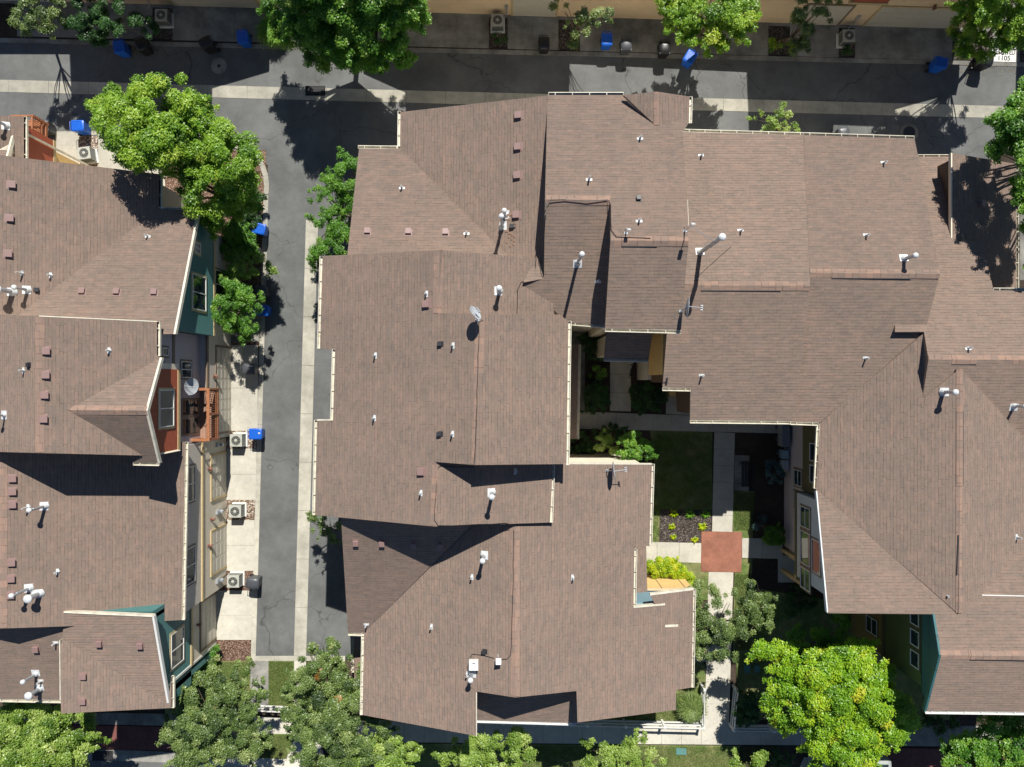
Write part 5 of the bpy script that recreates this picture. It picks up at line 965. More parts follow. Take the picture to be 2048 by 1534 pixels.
def grass_tuft(label, px, py, rp, hgt, n=2600, kind='grey'):
    e = empty('ornamental_grass', W(px, py, 0.0), label, 'grass plant', 'ornamental grasses'); r = rp/33.0
    th = RNG.uniform(0, 2*math.pi, n); ln = r*RNG.uniform(0.45, 1.0, n); hh = hgt*RNG.uniform(0.6, 1.0, n); b = RNG.normal(size=(n, 2))*r*0.12
    V = []; Fc = []
    d = np.stack([np.cos(th), np.sin(th)], 1); s = np.stack([-d[:, 1], d[:, 0]], 1)*0.010
    for k in range(n):
        ps = [(0.0, 0.0), (0.4, 0.85), (0.75, 0.95), (1.0, 0.62)]; o = len(V)
        for i, (u, z) in enumerate(ps):
            c = b[k]+d[k]*ln[k]*u; w_ = s[k]*(1.0 if i < 3 else 0.2); V += [(c[0]-w_[0], c[1]-w_[1], hh[k]*z), (c[0]+w_[0], c[1]+w_[1], hh[k]*z)]
        for i in range(3): Fc.append((o+2*i, o+2*i+1, o+2*i+3, o+2*i+2))
    me = bpy.data.meshes.new('blades'); me.from_pydata(V, [], Fc); me.materials.append(LM[kind]); a = me.attributes.new('tint', 'FLOAT', 'FACE'); a.data.foreach_set('value', np.repeat(RNG.uniform(0.3, 0.95, n), 3).astype(np.float32))
    o = bpy.data.objects.new('blades', me); COL.objects.link(o); o.parent = e
grass_tuft('feathery grey green grass clump at the corner of the rail fence', 1378, 1408, 30, 0.8, 3600)
grass_tuft('arching green grass clump by the kerb beside the left reserved stall', 552, 72, 32, 1.1, 2600, 'green')
def grass_patch(name, label, pts, n):
    """short real blades over a lawn polygon"""
    q = [W(x, y, 0) for x, y in pts]; xs = [p.x for p in q]; ys = [p.y for p in q]; P = []
    X = RNG.uniform(min(xs), max(xs), n*2); Y = RNG.uniform(min(ys), max(ys), n*2)
    ins = np.zeros(len(X), bool)
    for i in range(len(q)):
        a, b = q[i], q[(i+1) % len(q)]; c = ((a.y > Y) != (b.y > Y)) & (X < (b.x-a.x)*(Y-a.y)/(b.y-a.y+1e-12)+a.x); ins ^= c
    X, Y = X[ins][:n], Y[ins][:n]; P = np.stack([X, Y, np.full(len(X), 0.055)], 1)
    o = leaf_mesh(name, P, RNG.normal(size=P.shape)*np.array([1, 1, 0.5])+np.array([0, 0, 0.3]), 0.075, np.clip(RNG.normal(0.45, 0.22, len(X)), 0, 1), M_BLADE, None, 0.22); o['kind'] = 'stuff'; o['label'] = label
grass_patch('lawn_grass', 'short grass blades on the strip between path and alley end', [(538, 1323), (587, 1323), (587, 1411), (538, 1413)], 9000)
grass_patch('lawn_grass', 'short grass blades below the white fence at the bottom left', [(480, 1468), (590, 1469), (574, 1517), (480, 1514)], 9000)
grass_patch('lawn_grass', 'short grass blades on the lawn at the bottom centre', [(1040, 1490), (1555, 1493), (1545, 1540), (1040, 1540)], 22000)
grass_patch('lawn_grass', 'short grass blades on the lawn behind the teal corner', [(345, 1323), (500, 1323), (499, 1411), (345, 1440)], 14000)
grass_patch('lawn_grass', 'short grass blades beside the courtyard paths', [(1470, 1148), (1504, 1148), (1500, 1300), (1470, 1300)], 8000)
grass_patch('lawn_grass', 'short grass blades right of the long courtyard path', [(1468, 985), (1509, 985), (1506, 1060), (1468, 1060)], 5000)
grass_patch('lawn_grass', 'short grass blades under the east gutter', [(1300, 870), (1424, 870), (1423, 1018), (1320, 1018), (1318, 1084), (1298, 1084)], 12000)
grass_patch('lawn_grass', 'short grass blades inside the bottom rail fence', [(1200, 1425), (1395, 1375), (1403, 1450), (1200, 1448)], 12000)

def litter(name, label, segs, n, parent=None, spread=0.05, size=0.05):
    P = []
    for (a, b) in segs:
        k = max(4, int(n*(b-a).length)); t = RNG.uniform(0, 1, k)[:, None]; P.append(np.array(a)*(1-t)+np.array(b)*t+RNG.normal(size=(k, 3))*np.array([spread, spread, 0.004]))
    P = np.concatenate(P); o = leaf_mesh(name, P, RNG.normal(size=P.shape)*np.array([.4, .4, .2])+np.array([0, 0, 1]), size, RNG.uniform(0, 1, len(P)), LITTER, parent)
    if not parent: o['kind'] = 'stuff'; o['label'] = label
LITTER = leafmat('fallen_leaves', [(0.0, (0.10, 0.05, 0.025)), (0.6, (0.26, 0.15, 0.06)), (1.0, (0.42, 0.34, 0.10))], 0.1, 0.8)
def gl(pl, a, b): return (pl.at(*a)+pl.out*0.07-Vector((0, 0, .05)), pl.at(*b)+pl.out*0.07-Vector((0, 0, .05)))
litter('leaf_litter', None, [gl(pA4, (369, 960), (366, 1235)), gl(pA1, (318, 350), (318, 418)), gl(pA2, (330, 419), (397, 421))], 9, A.e, .03, .045)
litter('leaf_litter', None, [gl(pB3w, (728, 1290), (725, 1420)), gl(pB0w, (800, 230), (799, 296)), gl(pB1, (640, 560), (640, 690)), gl(pB3e, (1386, 1200), (1384, 1360))], 8, B.e, .03, .045)
litter('leaf_litter', None, [gl(pC5n, (1840, 314), (1900, 314)), gl(pC6, (2033, 330), (2033, 575)), gl(pC3n, (1400, 264), (1600, 270))], 7, E.e, .03, .045)
litter('fallen_leaves', 'scattered fallen leaves along the lane kerbs and under the trees', [(W(x0, y0, .03), W(x1, y1, .03)) for x0, y0, x1, y1 in ((560, 92, 800, 100), (1900, 135, 2040, 140), (520, 300, 530, 400), (524, 400, 512, 700), (1330, 118, 1460, 122), (20, 86, 300, 92), (540, 1330, 545, 1400), (1412, 1180, 1404, 1330))], 26, None, .22, .06)
litter('fallen_leaves', 'small leaves scattered over the bottom pavement and lawn', [(W(x0, y0, .06), W(x1, y1, .06)) for x0, y0, x1, y1 in ((700, 1500, 1500, 1515), (500, 1440, 680, 1455), (1420, 1300, 1412, 1440), (350, 1470, 580, 1500))], 14, None, .4, .06)
# ================================================================ BINS
def make_cart(mat, dome, label, group, name='wheeled_bin'):
    e = empty(name, (0, 0, 0), label, 'bin', group); mb = MB(); w_, d_ = 0.30, 0.36
    # tapering body; front faces -y
    lo = [(-w_*.78, -d_*.72, .06), (w_*.78, -d_*.72, .06), (w_*.82, d_*.72, .06), (-w_*.82, d_*.72, .06)]; hi = [(-w_, -d_, .92), (w_, -d_, .92), (w_, d_*.9, .92), (-w_, d_*.9, .92)]
    mb.hexa(lo+hi); mb.hexa([(x*1.04, y*1.04, .88) for x, y, _ in hi]+[(x*1.05, y*1.05, .94) for x, y, _ in hi])
    mb.build('body', mat, e, bevel=0.02)
    mb = MB()
    if dome:
        P = []
        for i in range(24):
            a = 2*math.pi*i/24; c, s = math.cos(a), math.sin(a); x = 0.325*math.copysign(abs(c)**0.6, c); y = 0.37*math.copysign(abs(s)**(0.8 if s < 0 else 0.35), s); P.append((x, y-0.02))
        rings = [(1.0, .935), (1.01, .965), (0.93, 1.0), (0.72, 1.04), (0.42, 1.065), (0.1, 1.07)]
    else:
        P = [(x, y) for x, y in ((-.31, -.30), (-.27, -.37), (-.12, -.40), (.12, -.40), (.27, -.37), (.31, -.30), (.32, 0), (.315, .30), (.28, .345), (-.28, .345), (-.315, .30), (-.32, 0))]
        rings = [(1.0, .935), (1.0, .965), (0.93, .985), (0.82, 1.0), (0.74, 1.005), (0.70, 0.99), (0.1, 0.992)]
    n = len(P); o = len(mb.v)
    for k, z in rings:
        for x, y in P: mb.v.append((x*k, y*k, z))
    for r in range(len(rings)-1):
        for i in range(n): mb.f.append((o+r*n+i, o+r*n+(i+1) % n, o+(r+1)*n+(i+1) % n, o+(r+1)*n+i)); mb.mi.append(0)
    mb.f.append(tuple(range(o+(len(rings)-1)*n, o+len(rings)*n))); mb.mi.append(0); mb.f.append(tuple(reversed(range(o, o+n)))); mb.mi.append(0)
    mb.build('lid', mat, e, smooth=True)
    mb = MB(); mb.tube([(-.26, .33, .88), (-.26, .43, .93), (.26, .43, .93), (.26, .33, .88)], 0.017, 8); mb.build('handle', mat, e, smooth=True)
    for s in (-1, 1):
        mb = MB(); mb.tube([(s*.20, .33, .13), (s*.27, .33, .13)], 0.13, 16); mb.build('wheel', M_BLK, e, smooth=True)
    return e
def sticker(cart, x, y, w=0.09, h=0.11, z=1.0):
    mb = MB(); mb.box(x-w/2, x+w/2, y-h/2, y+h/2, z, z+0.008); mb.box(x-w/4, x-w/8, y-h/3, y+h/3, z+0.008, z+0.010, 1); mb.box(x+w/12, x+w/4, y-h/4, y+h/3, z+0.008, z+0.010, 1); mb.build('sticker', [M_WHITE, M_BLK], cart)
pb = make_cart(M_BLUE, False, 'x', 'blue recycling bins'); pk = make_cart(M_BLK, True, 'x', 'black and grey rubbish bins'); pg_ = make_cart(M_GRY, True, 'x', 'black and grey rubbish bins')
used = {}
def cart(proto, px, py, deg, label, tilt=0, sc=1.0, st=None):
    p = W(px, py, 1.0*sc); p.z = 0.03
    if proto in used: o = copy_tree(proto, p, R(deg), label)
    else: used[proto] = 1; o = proto; o.location = p; o.rotation_euler.z = R(deg); o['label'] = label
    o.scale = (sc,)*3
    if tilt: o.rotation_euler.x = R(tilt)
    if st: sticker(o, *st)
    return o
cart(pb, 237, 92, 8, 'blue bin on the kerb at the top left, left of a black bin'); cart(pb, 484, 72, 5, 'blue bin at the kerb nearest the arching grass clump'); cart(pb, 905, -3, 90, 'blue bin cut off by the top edge of the picture'); cart(pb, 1214, 77, 0, 'shaded blue bin between the pale young tree and a grey topped bin')
cart(pb, 1381, 113, -32, 'sunlit pale blue bin turned askew under the lime maple'); cart(pb, 1883, 124, 78, 'blue bin at the kerb left of the reserved stall at the top right')
cart(pb, 517, 457, 78, 'blue bin dappled by leaves, northernmost on the alley'); cart(pb, 523, 620, 84, 'blue bin below the grey bin beside the round young tree'); cart(pb, 510, 868, 90, 'bright blue bin in full sun by a condenser', st=(.05, -.25)); cart(pb, 154, 251, 92, 'blue bin standing at the head of the upper left driveway')
cart(pk, 281, 87, 25, 'black bin on the kerb beside the leftmost top blue bin', st=(.02, -.24)); cart(pk, 411, 84, -65, 'black bin turned sideways above the manhole', st=(-.08, -.22)); cart(pk, 1088, 85, 0, 'black bin with a white sticker at the top centre', st=(.08, -.2)); cart(pk, 1330, 94, 0, 'black bin half hidden below the lime maple'); cart(pk, 1974, 120, 75, 'black bin beside the tree trunk and reserved stall', st=(-.1, -.22)); cart(pk, 507, 505, 84, 'dark bin under leaves, second from the north on the alley')
cart(pg_, 1253, 87, 0, 'grey domed bin with a bright sunlit lid at the top centre'); cart(pg_, 83, 250, 92, 'grey domed bin beside the cedar balcony at the upper left', st=(.05, -.2)); cart(pg_, 520, 582, 92, 'grey bin in sun beside the alley between two young trees', st=(-.2, -.25)); cart(pg_, 504, 1167, 86, 'charcoal domed bin beside the lowest condenser'); cart(pg_, 496, 738, 90, 'dark domed bin in tree shade on the driveway'); cart(pg_, 1688, 266, 10, 'pale grey bin showing past the north gutter of the right building')
# ================================================================ CONDENSERS
def make_ac():
    e = empty('air_conditioner', (0, 0, 0), 'x', 'air conditioner', 'air conditioning condensers'); s = 0.355; hh = 0.68
    mb = MB(); mb.box(-.42, .42, -.42, .42, 0, .07); mb.build('pad', M_WHITE, e, bevel=0.01)
    mb = MB(); mb.box(-s, s, -s, s, .07, .13); mb.box(-s, s, -s, s, hh, hh+.05)
    for x in (-1, 1):
        for y in (-1, 1): mb.box(x*s-.03 if x > 0 else x*s, x*s if x > 0 else x*s+.03, y*s-.03 if y > 0 else y*s, y*s if y > 0 else y*s+.03, .13, hh)
    mb.build('casing', M_AC, e, bevel=0.015)
    mb = MB(); mb.box(-s+.03, s-.03, -s+.03, s-.03, .13, hh-.01); 
    for i in range(9):
        z = .17+i*.058
        for ax in range(4):
            a, b = (-s+.03, s-.03)
            if ax == 0: mb.box(a, b, s-.028, s-.012, z, z+.022)
            if ax == 1: mb.box(a, b, -s+.012, -s+.028, z, z+.022)
            if ax == 2: mb.box(s-.028, s-.012, a, b, z, z+.022)
            if ax == 3: mb.box(-s+.012, -s+.028, a, b, z, z+.022)
    mb.build('louvres', M_ACD, e)
    mb = MB(); mb.lathe((0, 0, hh+.05), [(.29, 0), (.29, .012), (.27, .014), (.27, 0.002)], 28)
    for r in (.09, .13, .17, .21, .25):
        mb.tube([(r*math.cos(a), r*math.sin(a), hh+.062+0.02*(1-r/.27)) for a in np.linspace(0, 2*math.pi, 25)], 0.004, 4, cap=False)
    for k in range(8):
        a = k*math.pi/4; mb.tube([(0.05*math.cos(a), 0.05*math.sin(a), hh+.08), (.27*math.cos(a), .27*math.sin(a), hh+.06)], 0.005, 4)
    mb.lathe((0, 0, hh+.07), [(.085, 0), (.085, .015), (.06, .028), (.01, .032)], 16); g = mb.build('fan_guard', M_AC, e, smooth=True)
    mb = MB(); mb.lathe((0, 0, hh+.051), [(.265, 0), (.265, .001), (.001, .0015)], 28, 0); mb.build('fan_shade_disc', M_BLK, e)  # flat black disc standing for the shade inside the fan opening
    return e
ac0 = make_ac(); first = True
for px, py, lb, rz in ((472, 881, 'sunlit condenser on the rock bed beside the bright blue bin', 0), (470, 1023, 'middle condenser of the alley row, between two single garages', 0), (466, 1163, 'condenser on rust mulch beside the charcoal bin', 0), (168, 306, 'condenser beside the ochre wall at the upper left', 8), (322, 30, 'condenser against the tan wall at the top left', 0), (995, 40, 'shaded condenser below the peach wall at the top centre', 0), (1549, 17, 'condenser at the top edge beside the lime maple', 0), (1698, 71, 'dark shaded condenser between the two right hand garage doors', 0), (371, 409, 'condenser half hidden by leaves beside the olive wall', 0)):
    p = W(px, py, .73); p.z = 0.02
    if first: ac0.location = p; ac0['label'] = lb; ac0.rotation_euler.z = R(rz); first = False
    else: copy_tree(ac0, p, R(rz), lb)
# ================================================================ DISHES AND ANTENNAS
def dish(label, foot, centre, face, elev_=25, wd=0.42, ht=0.36, armlen=0.5):
    """foot: Vector on the roof; centre: Vector of the reflector; face: compass heading in degrees from +x"""
    e = empty('satellite_dish', foot, label, 'satellite dish', 'satellite dishes on the roofs'); c = centre-foot
    a = R(face); el = R(elev_); f = Vector((math.cos(a)*math.cos(el), math.sin(a)*math.cos(el), math.sin(el))); s = Vector((-math.sin(a), math.cos(a), 0)); u = f.cross(s)*-1
    mb = MB(); n = 28; rings = [(0.0, -0.09), (0.35, -0.078), (0.7, -0.045), (1.0, 0.0)]
    for off in (0, -0.012):
        o = len(mb.v)
        for r, dpt in rings:
            for k in range(n): th = 2*math.pi*k/n; mb.v.append(tuple(c+s*wd*max(r, .01)*math.cos(th)+u*ht*max(r, .01)*math.sin(th)+f*(dpt+off)))
        for i in range(3):
            for k in range(n): mb.f.append((o+i*n+k, o+i*n+(k+1) % n, o+(i+1)*n+(k+1) % n, o+(i+1)*n+k)); mb.mi.append(0)
    o2 = 4*n
    for k in range(n): mb.f.append((3*n+k, 3*n+(k+1) % n, o2+3*n+(k+1) % n, o2+3*n+k)); mb.mi.append(0)
    mb.build('reflector', M_DISH, e, smooth=True)
    back = c-f*0.12; mb = MB(); mb.tube([(0, 0, 0), (back.x*0.5, back.y*0.5, back.z*0.75), back], [0.025, 0.025, 0.025], 8); mb.tube([Vector((.25, .05, 0.02)), back*0.7], 0.012, 6); mb.box(-.09, .09, -.06, .06, 0, .02)
    for q in ((.10, 0), (-.10, .0)): mb.tube([back+s*q[0], back-s*q[0]], 0.02, 6)
    mb.build('mast', M_GALV, e, smooth=True)
    mb = MB(); st = c-u*ht*0.95; en = c+f*armlen-u*ht*0.25; mb.tube([c-f*.09-u*.1, st, en], 0.018, 6)
    for k in (-1, 0, 1): mb.tube([en+s*.09*k, en+s*.09*k-f*.09], 0.032, 8)
    mb.tube([en+s*.14, en-s*.14], 0.014, 6); mb.build('receiver_arm', M_DISH, e, smooth=True)
p = pBme.at(955, 640); dish('small pale dish casting a shadow on the central ridge', p, p+Vector((-.05, .25, .75)), 35, 30, .34, .3, .25)
p = pC2.at(1362, 622); dish('large dish at the edge of the tall wing, seen edge on', p, p+Vector((.18, .1, .55)), -4, 8, .46, .38, .6)
p = pB3e.at(1213, 941); dish('large dish near the cream lit wall, seen edge on', p, p+Vector((.30, .08, .55)), 6, 10, .46, .38, .6)
p = W(372, 800, 4.3); p.x = -16.65; dish('wide grey dish beside the rust red bay and cedar balcony', Vector((-16.75, -.55, 5.0)), Vector((-16.45, -.15, 5.5)), -6, 32, .44, .40, .5)
def radio(label, pl, px, py, hh, box, base_mat=M_GALV, tilt=20):
    f = pl.at(px, py); e = empty('roof_antenna', f, label, 'antenna', 'small rooftop antennas'); mb = MB(); mb.tube([(0, 0, -.02), (0, 0, hh)], 0.02, 8); mb.box(-.08, .08, -.05, .05, 0, .02); mb.tube([(0, .25, .0), (0, 0, hh*.6)], 0.012, 6); mb.build('mast', base_mat, e)
    a = R(tilt); mb = MB(); w_, t_, h2 = box; c = Vector((0.03, 0.03, hh)); X = Vector((1, 0, 0)); Y = Vector((0, math.cos(a), math.sin(a))); Z = Vector((0, -math.sin(a), math.cos(a)))
    mb.hexa([c+X*x*w_/2+Y*y*t_/2+Z*z*h2/2 for z in (-1, 1) for x, y in ((-1, -1), (1, -1), (1, 1), (-1, 1))]); mb.build('radio', M_PVC, e, bevel=.015)
radio('white square radio on a short mast at the centre of the tall wing', pC, 1252, 466, .55, (.16, .07, .2)); radio('white radio on a leaning mast near the roof seam', pC, 1370, 462, 1.2, (.17, .08, .2))
radio('tilted white panel antenna near the lower ridge cap', pB3w, 996, 1319, .35, (.26, .08, .3), tilt=50)
f = pB3w.at(948, 1326); e = empty('roof_box', f, 'white square equipment box next to the black vent on the lower roof', 'equipment box'); mb = MB(); mb.box(-.22, .22, -.2, .24, .12, .42); mb.box(-.05, .08, .12, .16, .42, .43, 1); mb.build('cover', [M_WHITE, M_GRY], e, bevel=.02); mb = MB(); mb.box(-.2, -.16, -.18, .22, -.1, .12); mb.box(.16, .2, -.18, .22, -.1, .12); mb.build('foot', M_GALV, e)
# ================================================================ RAIL FENCES
def fence(label, runs, posts, hh=1.0, rails=(0.22, 0.55, 0.9), caps=True):
    o0 = W(*runs[0][0]); e = empty('rail_fence', (o0.x, o0.y, 0), label, 'fence', 'white rail fences'); B0 = Vector((o0.x, o0.y, 0))
    for a, b in runs:
        A_, B_ = W(*a)-B0, W(*b)-B0; d = (B_-A_).normalized(); n = Vector((-d.y, d.x, 0))*.02
        for z in rails:
            mb = MB(); zz = Vector((0, 0, z)); t = Vector((0, 0, .07)); mb.hexa([A_-n+zz-t, B_-n+zz-t, B_+n+zz-t, A_+n+zz-t, A_-n+zz+t, B_-n+zz+t, B_+n+zz+t, A_+n+zz+t]); mb.build('rail', M_WHITE, e)
    for q in posts:
        c = W(*q)-B0; mb = MB(); mb.box(c.x-.065, c.x+.065, c.y-.065, c.y+.065, 0, hh); mb.hexa([(c.x+x*.08, c.y+y*.08, hh) for x, y in ((-1, -1), (1, -1), (1, 1), (-1, 1))]+[(c.x+x*.03, c.y+y*.03, hh+.05) for x, y in ((-1, -1), (1, -1), (1, 1), (-1, 1))]); mb.build('post', M_WHITE, e)
fence('long white rail fence along the bottom pavement and up beside the path', [((930, 1431), (1399, 1442)), ((1399, 1442), (1401, 1367))], [(930, 1431), (1007, 1432.5), (1092, 1434.5), (1172, 1436.5), (1247, 1438.5), (1323, 1440), (1399, 1442), (1401, 1367)], .95)
fence('white rail fence turning the corner around the dark shrub', [((1459, 1446), (1466, 1370)), ((1459, 1446), (1800, 1452))], [(1459, 1446), (1466, 1370), (1537, 1447.5), (1615, 1449), (1710, 1450.5), (1800, 1452)], .95)
fence('short white fence across the lawn at the bottom left', [((506, 1408), (606, 1412))], [(506, 1408), (606, 1412)], 1.0, (0.2, 0.5, 0.82))
# ================================================================ STREET FURNITURE
def manhole(label, px, py, ro, ri, m1=M_CON2):
    c = W(px, py, 0.0); e = empty('manhole', c, label, 'manhole cover', 'manhole covers'); mb = MB(); mb.lathe((0, 0, 0.005), [(ro, 0), (ro, .012), (ri, .014), (0.01, .014)], 32); mb.build('collar', m1, e)
    mb = MB(); mb.lathe((0, 0, 0.02), [(ri, 0), (ri, .006), (ri*.85, .006), (ri*.82, .003), (.01, .003)], 24); mb.build('cover', M_IRON, e)
manhole('round concrete collar with a small iron lid in the upper left lane', 438, 132, .47, .1); manhole('larger manhole half hidden by the roof corner on the right', 1818, 265, .55, .36)
def grate(label, px, py, w_, d_, nx, ny):
    c = W(px, py, 0.0); e = empty('drain_grate', c, label, 'drain grate', 'storm drain grates'); mb = MB(); mb.box(-w_/2, w_/2, -d_/2, d_/2, 0.005, .022); mb.build('shade_plate', M_DK, e); mb = MB()  # flat dark plate, paints the shade below the bars
    for i in range(nx+1): x = -w_/2+w_*i/nx; mb.box(x-.012, x+.012, -d_/2, d_/2, .024, .04)
    for j in range(ny+1): y = -d_/2+d_*j/ny; mb.box(-w_/2, w_/2, y-.014, y+.014, .022, .042)
    mb.build('grid', M_IRON, e)
grate('iron storm drain grate in the light strip under the top tree shadow', 631, 182, 1.15, .55, 14, 3); grate('iron drain grate at the kerb beside the lower left tree', 206, 1511, 1.2, .55, 14, 3)
for px, py, w_, d_, lb in ((1494, 1337, .36, .5, 'larger of the two green utility lids in the shaded lawn'), (1513, 1337, .3, .42, 'smaller of the two green utility lids in the shaded lawn'), (1362, 1502, .6, .38, 'green utility lid on the sunny bottom lawn')):
    c = W(px, py, 0.0); mb = MB(); mb.box(-w_/2, w_/2, -d_/2, d_/2, 0.0, .07); mb.box(-.03, .03, -d_/2+.04, -d_/2+.07, .07, .075); o = mb.build('utility_box', M_LID, bevel=.015); o.location = c; tag(o, lb, 'utility box', 'buried utility boxes')
# bench
c = W(1486, 946, 0.04); e = empty('bench', c, 'dark slatted bench on the concrete pad beside the courtyard path', 'bench'); mb = MB()
for i in range(5): mb.box(-.22+i*.09, -.15+i*.09, -.75, .75, .42, .445)
mb.build('seat', M_BLK, e); mb = MB()
for i in range(4): mb.box(.26+i*.02, .285+i*.02, -.75, .75, .52+i*.1, .59+i*.1)
mb.build('backrest', M_BLK, e)
for y in (-.62, .62):
    mb = MB(); mb.tube([(-.22, y, 0), (-.22, y, .62), (.22, y, .62)], .02, 6); mb.tube([(.22, y, 0), (.24, y, .45), (.36, y, .95)], .02, 6); mb.build('leg', M_IRON, e)
# mailboxes and cabinets by the lilac wall
def mailbox(px, py, lb, w_, d_, h_, mat, doors=True, rows=5):
    c = W(px, py, 0.0); e = empty('mailbox', c, lb, 'mailbox', 'mailboxes and cabinets by the lilac wall'); mb = MB(); mb.box(-.15, .15, -.12, .12, 0, .65); mb.build('pedestal', M_GRY, e); mb = MB(); mb.box(-d_/2, d_/2, -w_/2, w_/2, .6, .6+h_); mb.build('cabinet', mat, e, bevel=.02)
    if doors:
        mb = MB()
        for i in range(rows):
            for j in range(3): y0 = -w_/2+.03+j*(w_-.06)/3; mb.box(-d_/2-.012, -d_/2, y0+.01, y0+(w_-.06)/3-.01, .64+i*(h_-.1)/rows, .64+(i+.85)*(h_-.1)/rows)
        mb.build('mail_door', M_GALV, e)
mailbox(1555, 853, 'dark cluster mailbox closest to the gutter corner', .85, .45, .75, M_MBOX); mailbox(1555, 878, 'blue grey cluster mailbox next to the darker one', .7, .45, .75, M_MBOX)
mailbox(1557, 905, 'pale blue cabinet standing beside the mailboxes', .5, .4, .5, plain('pale_blue_enamel', (.25, .36, .42), .5), False); mailbox(1558, 927, 'light grey cabinet next to the left window', .6, .4, .4, plain('pale_grey_enamel', (.42, .45, .45), .5), False)
# bicycle on the path (stands near the hedge)
c = W(1259, 742, 0.04); e = empty('bicycle', c, 'white wheeled bicycle parked beside the shaded entry path', 'bicycle', rz=R(78))
for x in (-.5, .5):
    mb = MB(); mb.tube([(x+.32*math.cos(a), .0, .33+.32*math.sin(a)) for a in np.linspace(0, 2*math.pi, 29)], .018, 6, cap=False); mb.tube([(x, -.04, .33), (x, .04, .33)], .03, 8)
    for k in range(8): mb.tube([(x, 0, .33), (x+.31*math.cos(k*math.pi/4), 0, .33+.31*math.sin(k*math.pi/4))], .003, 4)
    mb.build('wheel', M_WHITE, e, smooth=True)
mb = MB()
for q in ([(-.5, 0, .33), (-.08, 0, .3), (.38, 0, .72)], [(-.08, 0, .3), (-.2, 0, .8)], [(-.5, 0, .33), (-.18, 0, .72), (.36, 0, .78)], [(.5, 0, .33), (.36, 0, .85)]): mb.tube(q, .018, 6)
mb.build('frame', M_IRON, e, smooth=True); mb = MB(); mb.tube([(.3, -.26, .95), (.36, 0, .92), (.3, .26, .95)], .014, 6); mb.build('handlebar', M_IRON, e); mb = MB(); mb.hexa([(-.32, -.07, .8), (-.05, -.03, .8), (-.05, .03, .8), (-.32, .07, .8), (-.32, -.07, .86), (-.05, -.02, .85), (-.05, .02, .85), (-.32, .07, .86)]); mb.build('saddle', M_BLK, e, bevel=.015)
# stencilled stalls
def stencil(px0, py0, px1, py1, lb, l1, l2):
    a, b = W(px0, py1, 0.0), W(px1, py0, 0.0); c = (a+b)/2; e = empty('stall_marking', (c.x, c.y, 0.038), lb, 'painted marking', 'painted stall markings', rz=R(-1.5)); w_, h_ = (b.x-a.x), (b.y-a.y)
    mb = MB(); mb.box(-w_/2, w_/2, -h_/2, h_/2, -.004, .0); mb.build('paint', plain('road_paint', (.70, .70, .66), .7, var=.25, scale=12), e)
    for t, y, s in ((l1, h_*.18, .42), (l2, -h_*.26, .36)):
        cu = bpy.data.curves.new('letters', 'FONT'); cu.body = t; cu.align_x = 'CENTER'; cu.align_y = 'CENTER'; cu.size = s*h_*1.3; cu.extrude = .002; cu.offset = 0.006
        o = bpy.data.objects.new('letters', cu); COL.objects.link(o); bpy.context.view_layer.update(); me = bpy.data.meshes.new_from_object(o); bpy.data.objects.remove(o); o = bpy.data.objects.new('letters', me); COL.objects.link(o)
        me.materials.clear(); me.materials.append(M_IRON); o.parent = e; o.location = (0, y, .004); k = min(1.0, w_*.92/max(o.dimensions.x, .01)); o.scale.x = k
stencil(587, 55, 640, 82, 'white stencilled stall marking half hidden by the top centre tree', 'RESERVED', '1103'); stencil(1983, 96, 2031, 124, 'white stencilled stall marking in sunlight at the top right', 'RESERVED', '1105')
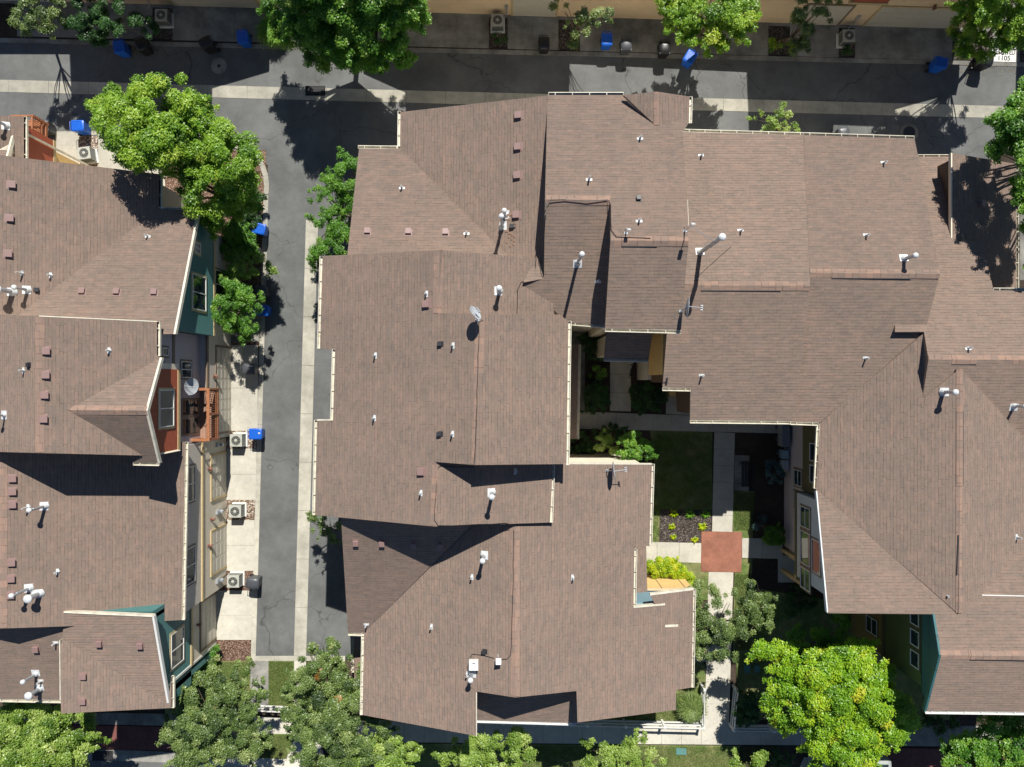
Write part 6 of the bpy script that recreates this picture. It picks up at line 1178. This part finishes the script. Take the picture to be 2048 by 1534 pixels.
# ================================================================ PARKED CARS (only their roofs and fronts reach into the picture)
def car(px, py, deg, label, paint, kind='suv'):
    c = W(px, py, 1.2); e = empty('parked_car', (c.x, c.y, 0), label, 'car', 'parked cars', rz=R(deg)); pm = plain(paint[0], paint[1], .28, .2, var=.03)
    mb = MB(); prof = [(-2.3, .45), (-2.32, .85), (-2.1, 1.02), (-1.9, 1.08), (1.0, 1.08), (2.0, .92), (2.3, .72), (2.34, .4), (2.2, .3), (-2.2, .3)]
    def loft(prof, ws, mi=0):
        o = len(mb.v); n = len(prof)
        for y, k in ws:
            for (x, z) in prof: mb.v.append((x*(1-(1-k)*.25), y, z if z < .8 else z-(1-k)*.25))
        for i in range(len(ws)-1):
            for j in range(n): mb.f.append((o+i*n+j, o+i*n+(j+1) % n, o+(i+1)*n+(j+1) % n, o+(i+1)*n+j)); mb.mi.append(mi)
        mb.f.append(tuple(o+j for j in reversed(range(n)))); mb.mi.append(mi); mb.f.append(tuple(o+(len(ws)-1)*n+j for j in range(n))); mb.mi.append(mi)
    loft(prof, [(-.93, .82), (-.88, .95), (-.6, 1), (.6, 1), (.88, .95), (.93, .82)]); mb.build('body', pm, e, smooth=True)
    mb = MB(); mb.hexa([(-2.05, -.78, 1.05), (1.15, -.78, 1.05), (1.15, .78, 1.05), (-2.05, .78, 1.05), (-1.75, -.62, 1.55), (.35, -.62, 1.55), (.35, .62, 1.55), (-1.75, .62, 1.55)]); mb.build('glasshouse', M_GLASS, e, bevel=.04)
    mb = MB(); mb.hexa([(-1.8, -.64, 1.53), (.42, -.64, 1.53), (.42, .64, 1.53), (-1.8, .64, 1.53), (-1.72, -.56, 1.60), (.3, -.56, 1.60), (.3, .56, 1.60), (-1.72, .56, 1.60)]); mb.build('roof_panel', pm, e, bevel=.03)
    for s in (-1, 1):
        mb = MB(); mb.tube([(-1.6, s*.55, 1.66), (.2, s*.55, 1.66)], .018, 6); mb.build('roof_rail', M_BLK, e)
        mb = MB(); mb.box(2.12, 2.3, s*.72-.14, s*.72+.14, .68, .8); mb.build('headlight', M_GALV, e, bevel=.03)
        mb = MB(); mb.box(.75, .95, s*.92+(.02 if s > 0 else -.2), s*.92+(.2 if s > 0 else -.02), 1.0, 1.14); mb.build('mirror', pm, e, bevel=.03)
        for x in (-1.4, 1.42):
            mb = MB(); mb.tube([(x, s*.72, .34), (x, s*.93, .34)], .34, 20); wl = mb.build('wheel', M_BLK, e, smooth=True); mb = MB(); mb.tube([(x, s*.92, .34), (x, s*.945, .34)], .2, 14); mb.build('rim', M_GALV, wl)
    mb = MB(); mb.box(1.05, 1.5, -.5, .1, 1.02, 1.03); mb.build('wiper', M_BLK, e)
car(1708, 1556, 178, 'pale silver parked car nosing left at the bottom right edge', ('silver_green_paint', (.42, .46, .43))); car(28, 1522, 25, 'silver parked car under the bottom left tree', ('silver_paint', (.46, .50, .56)))
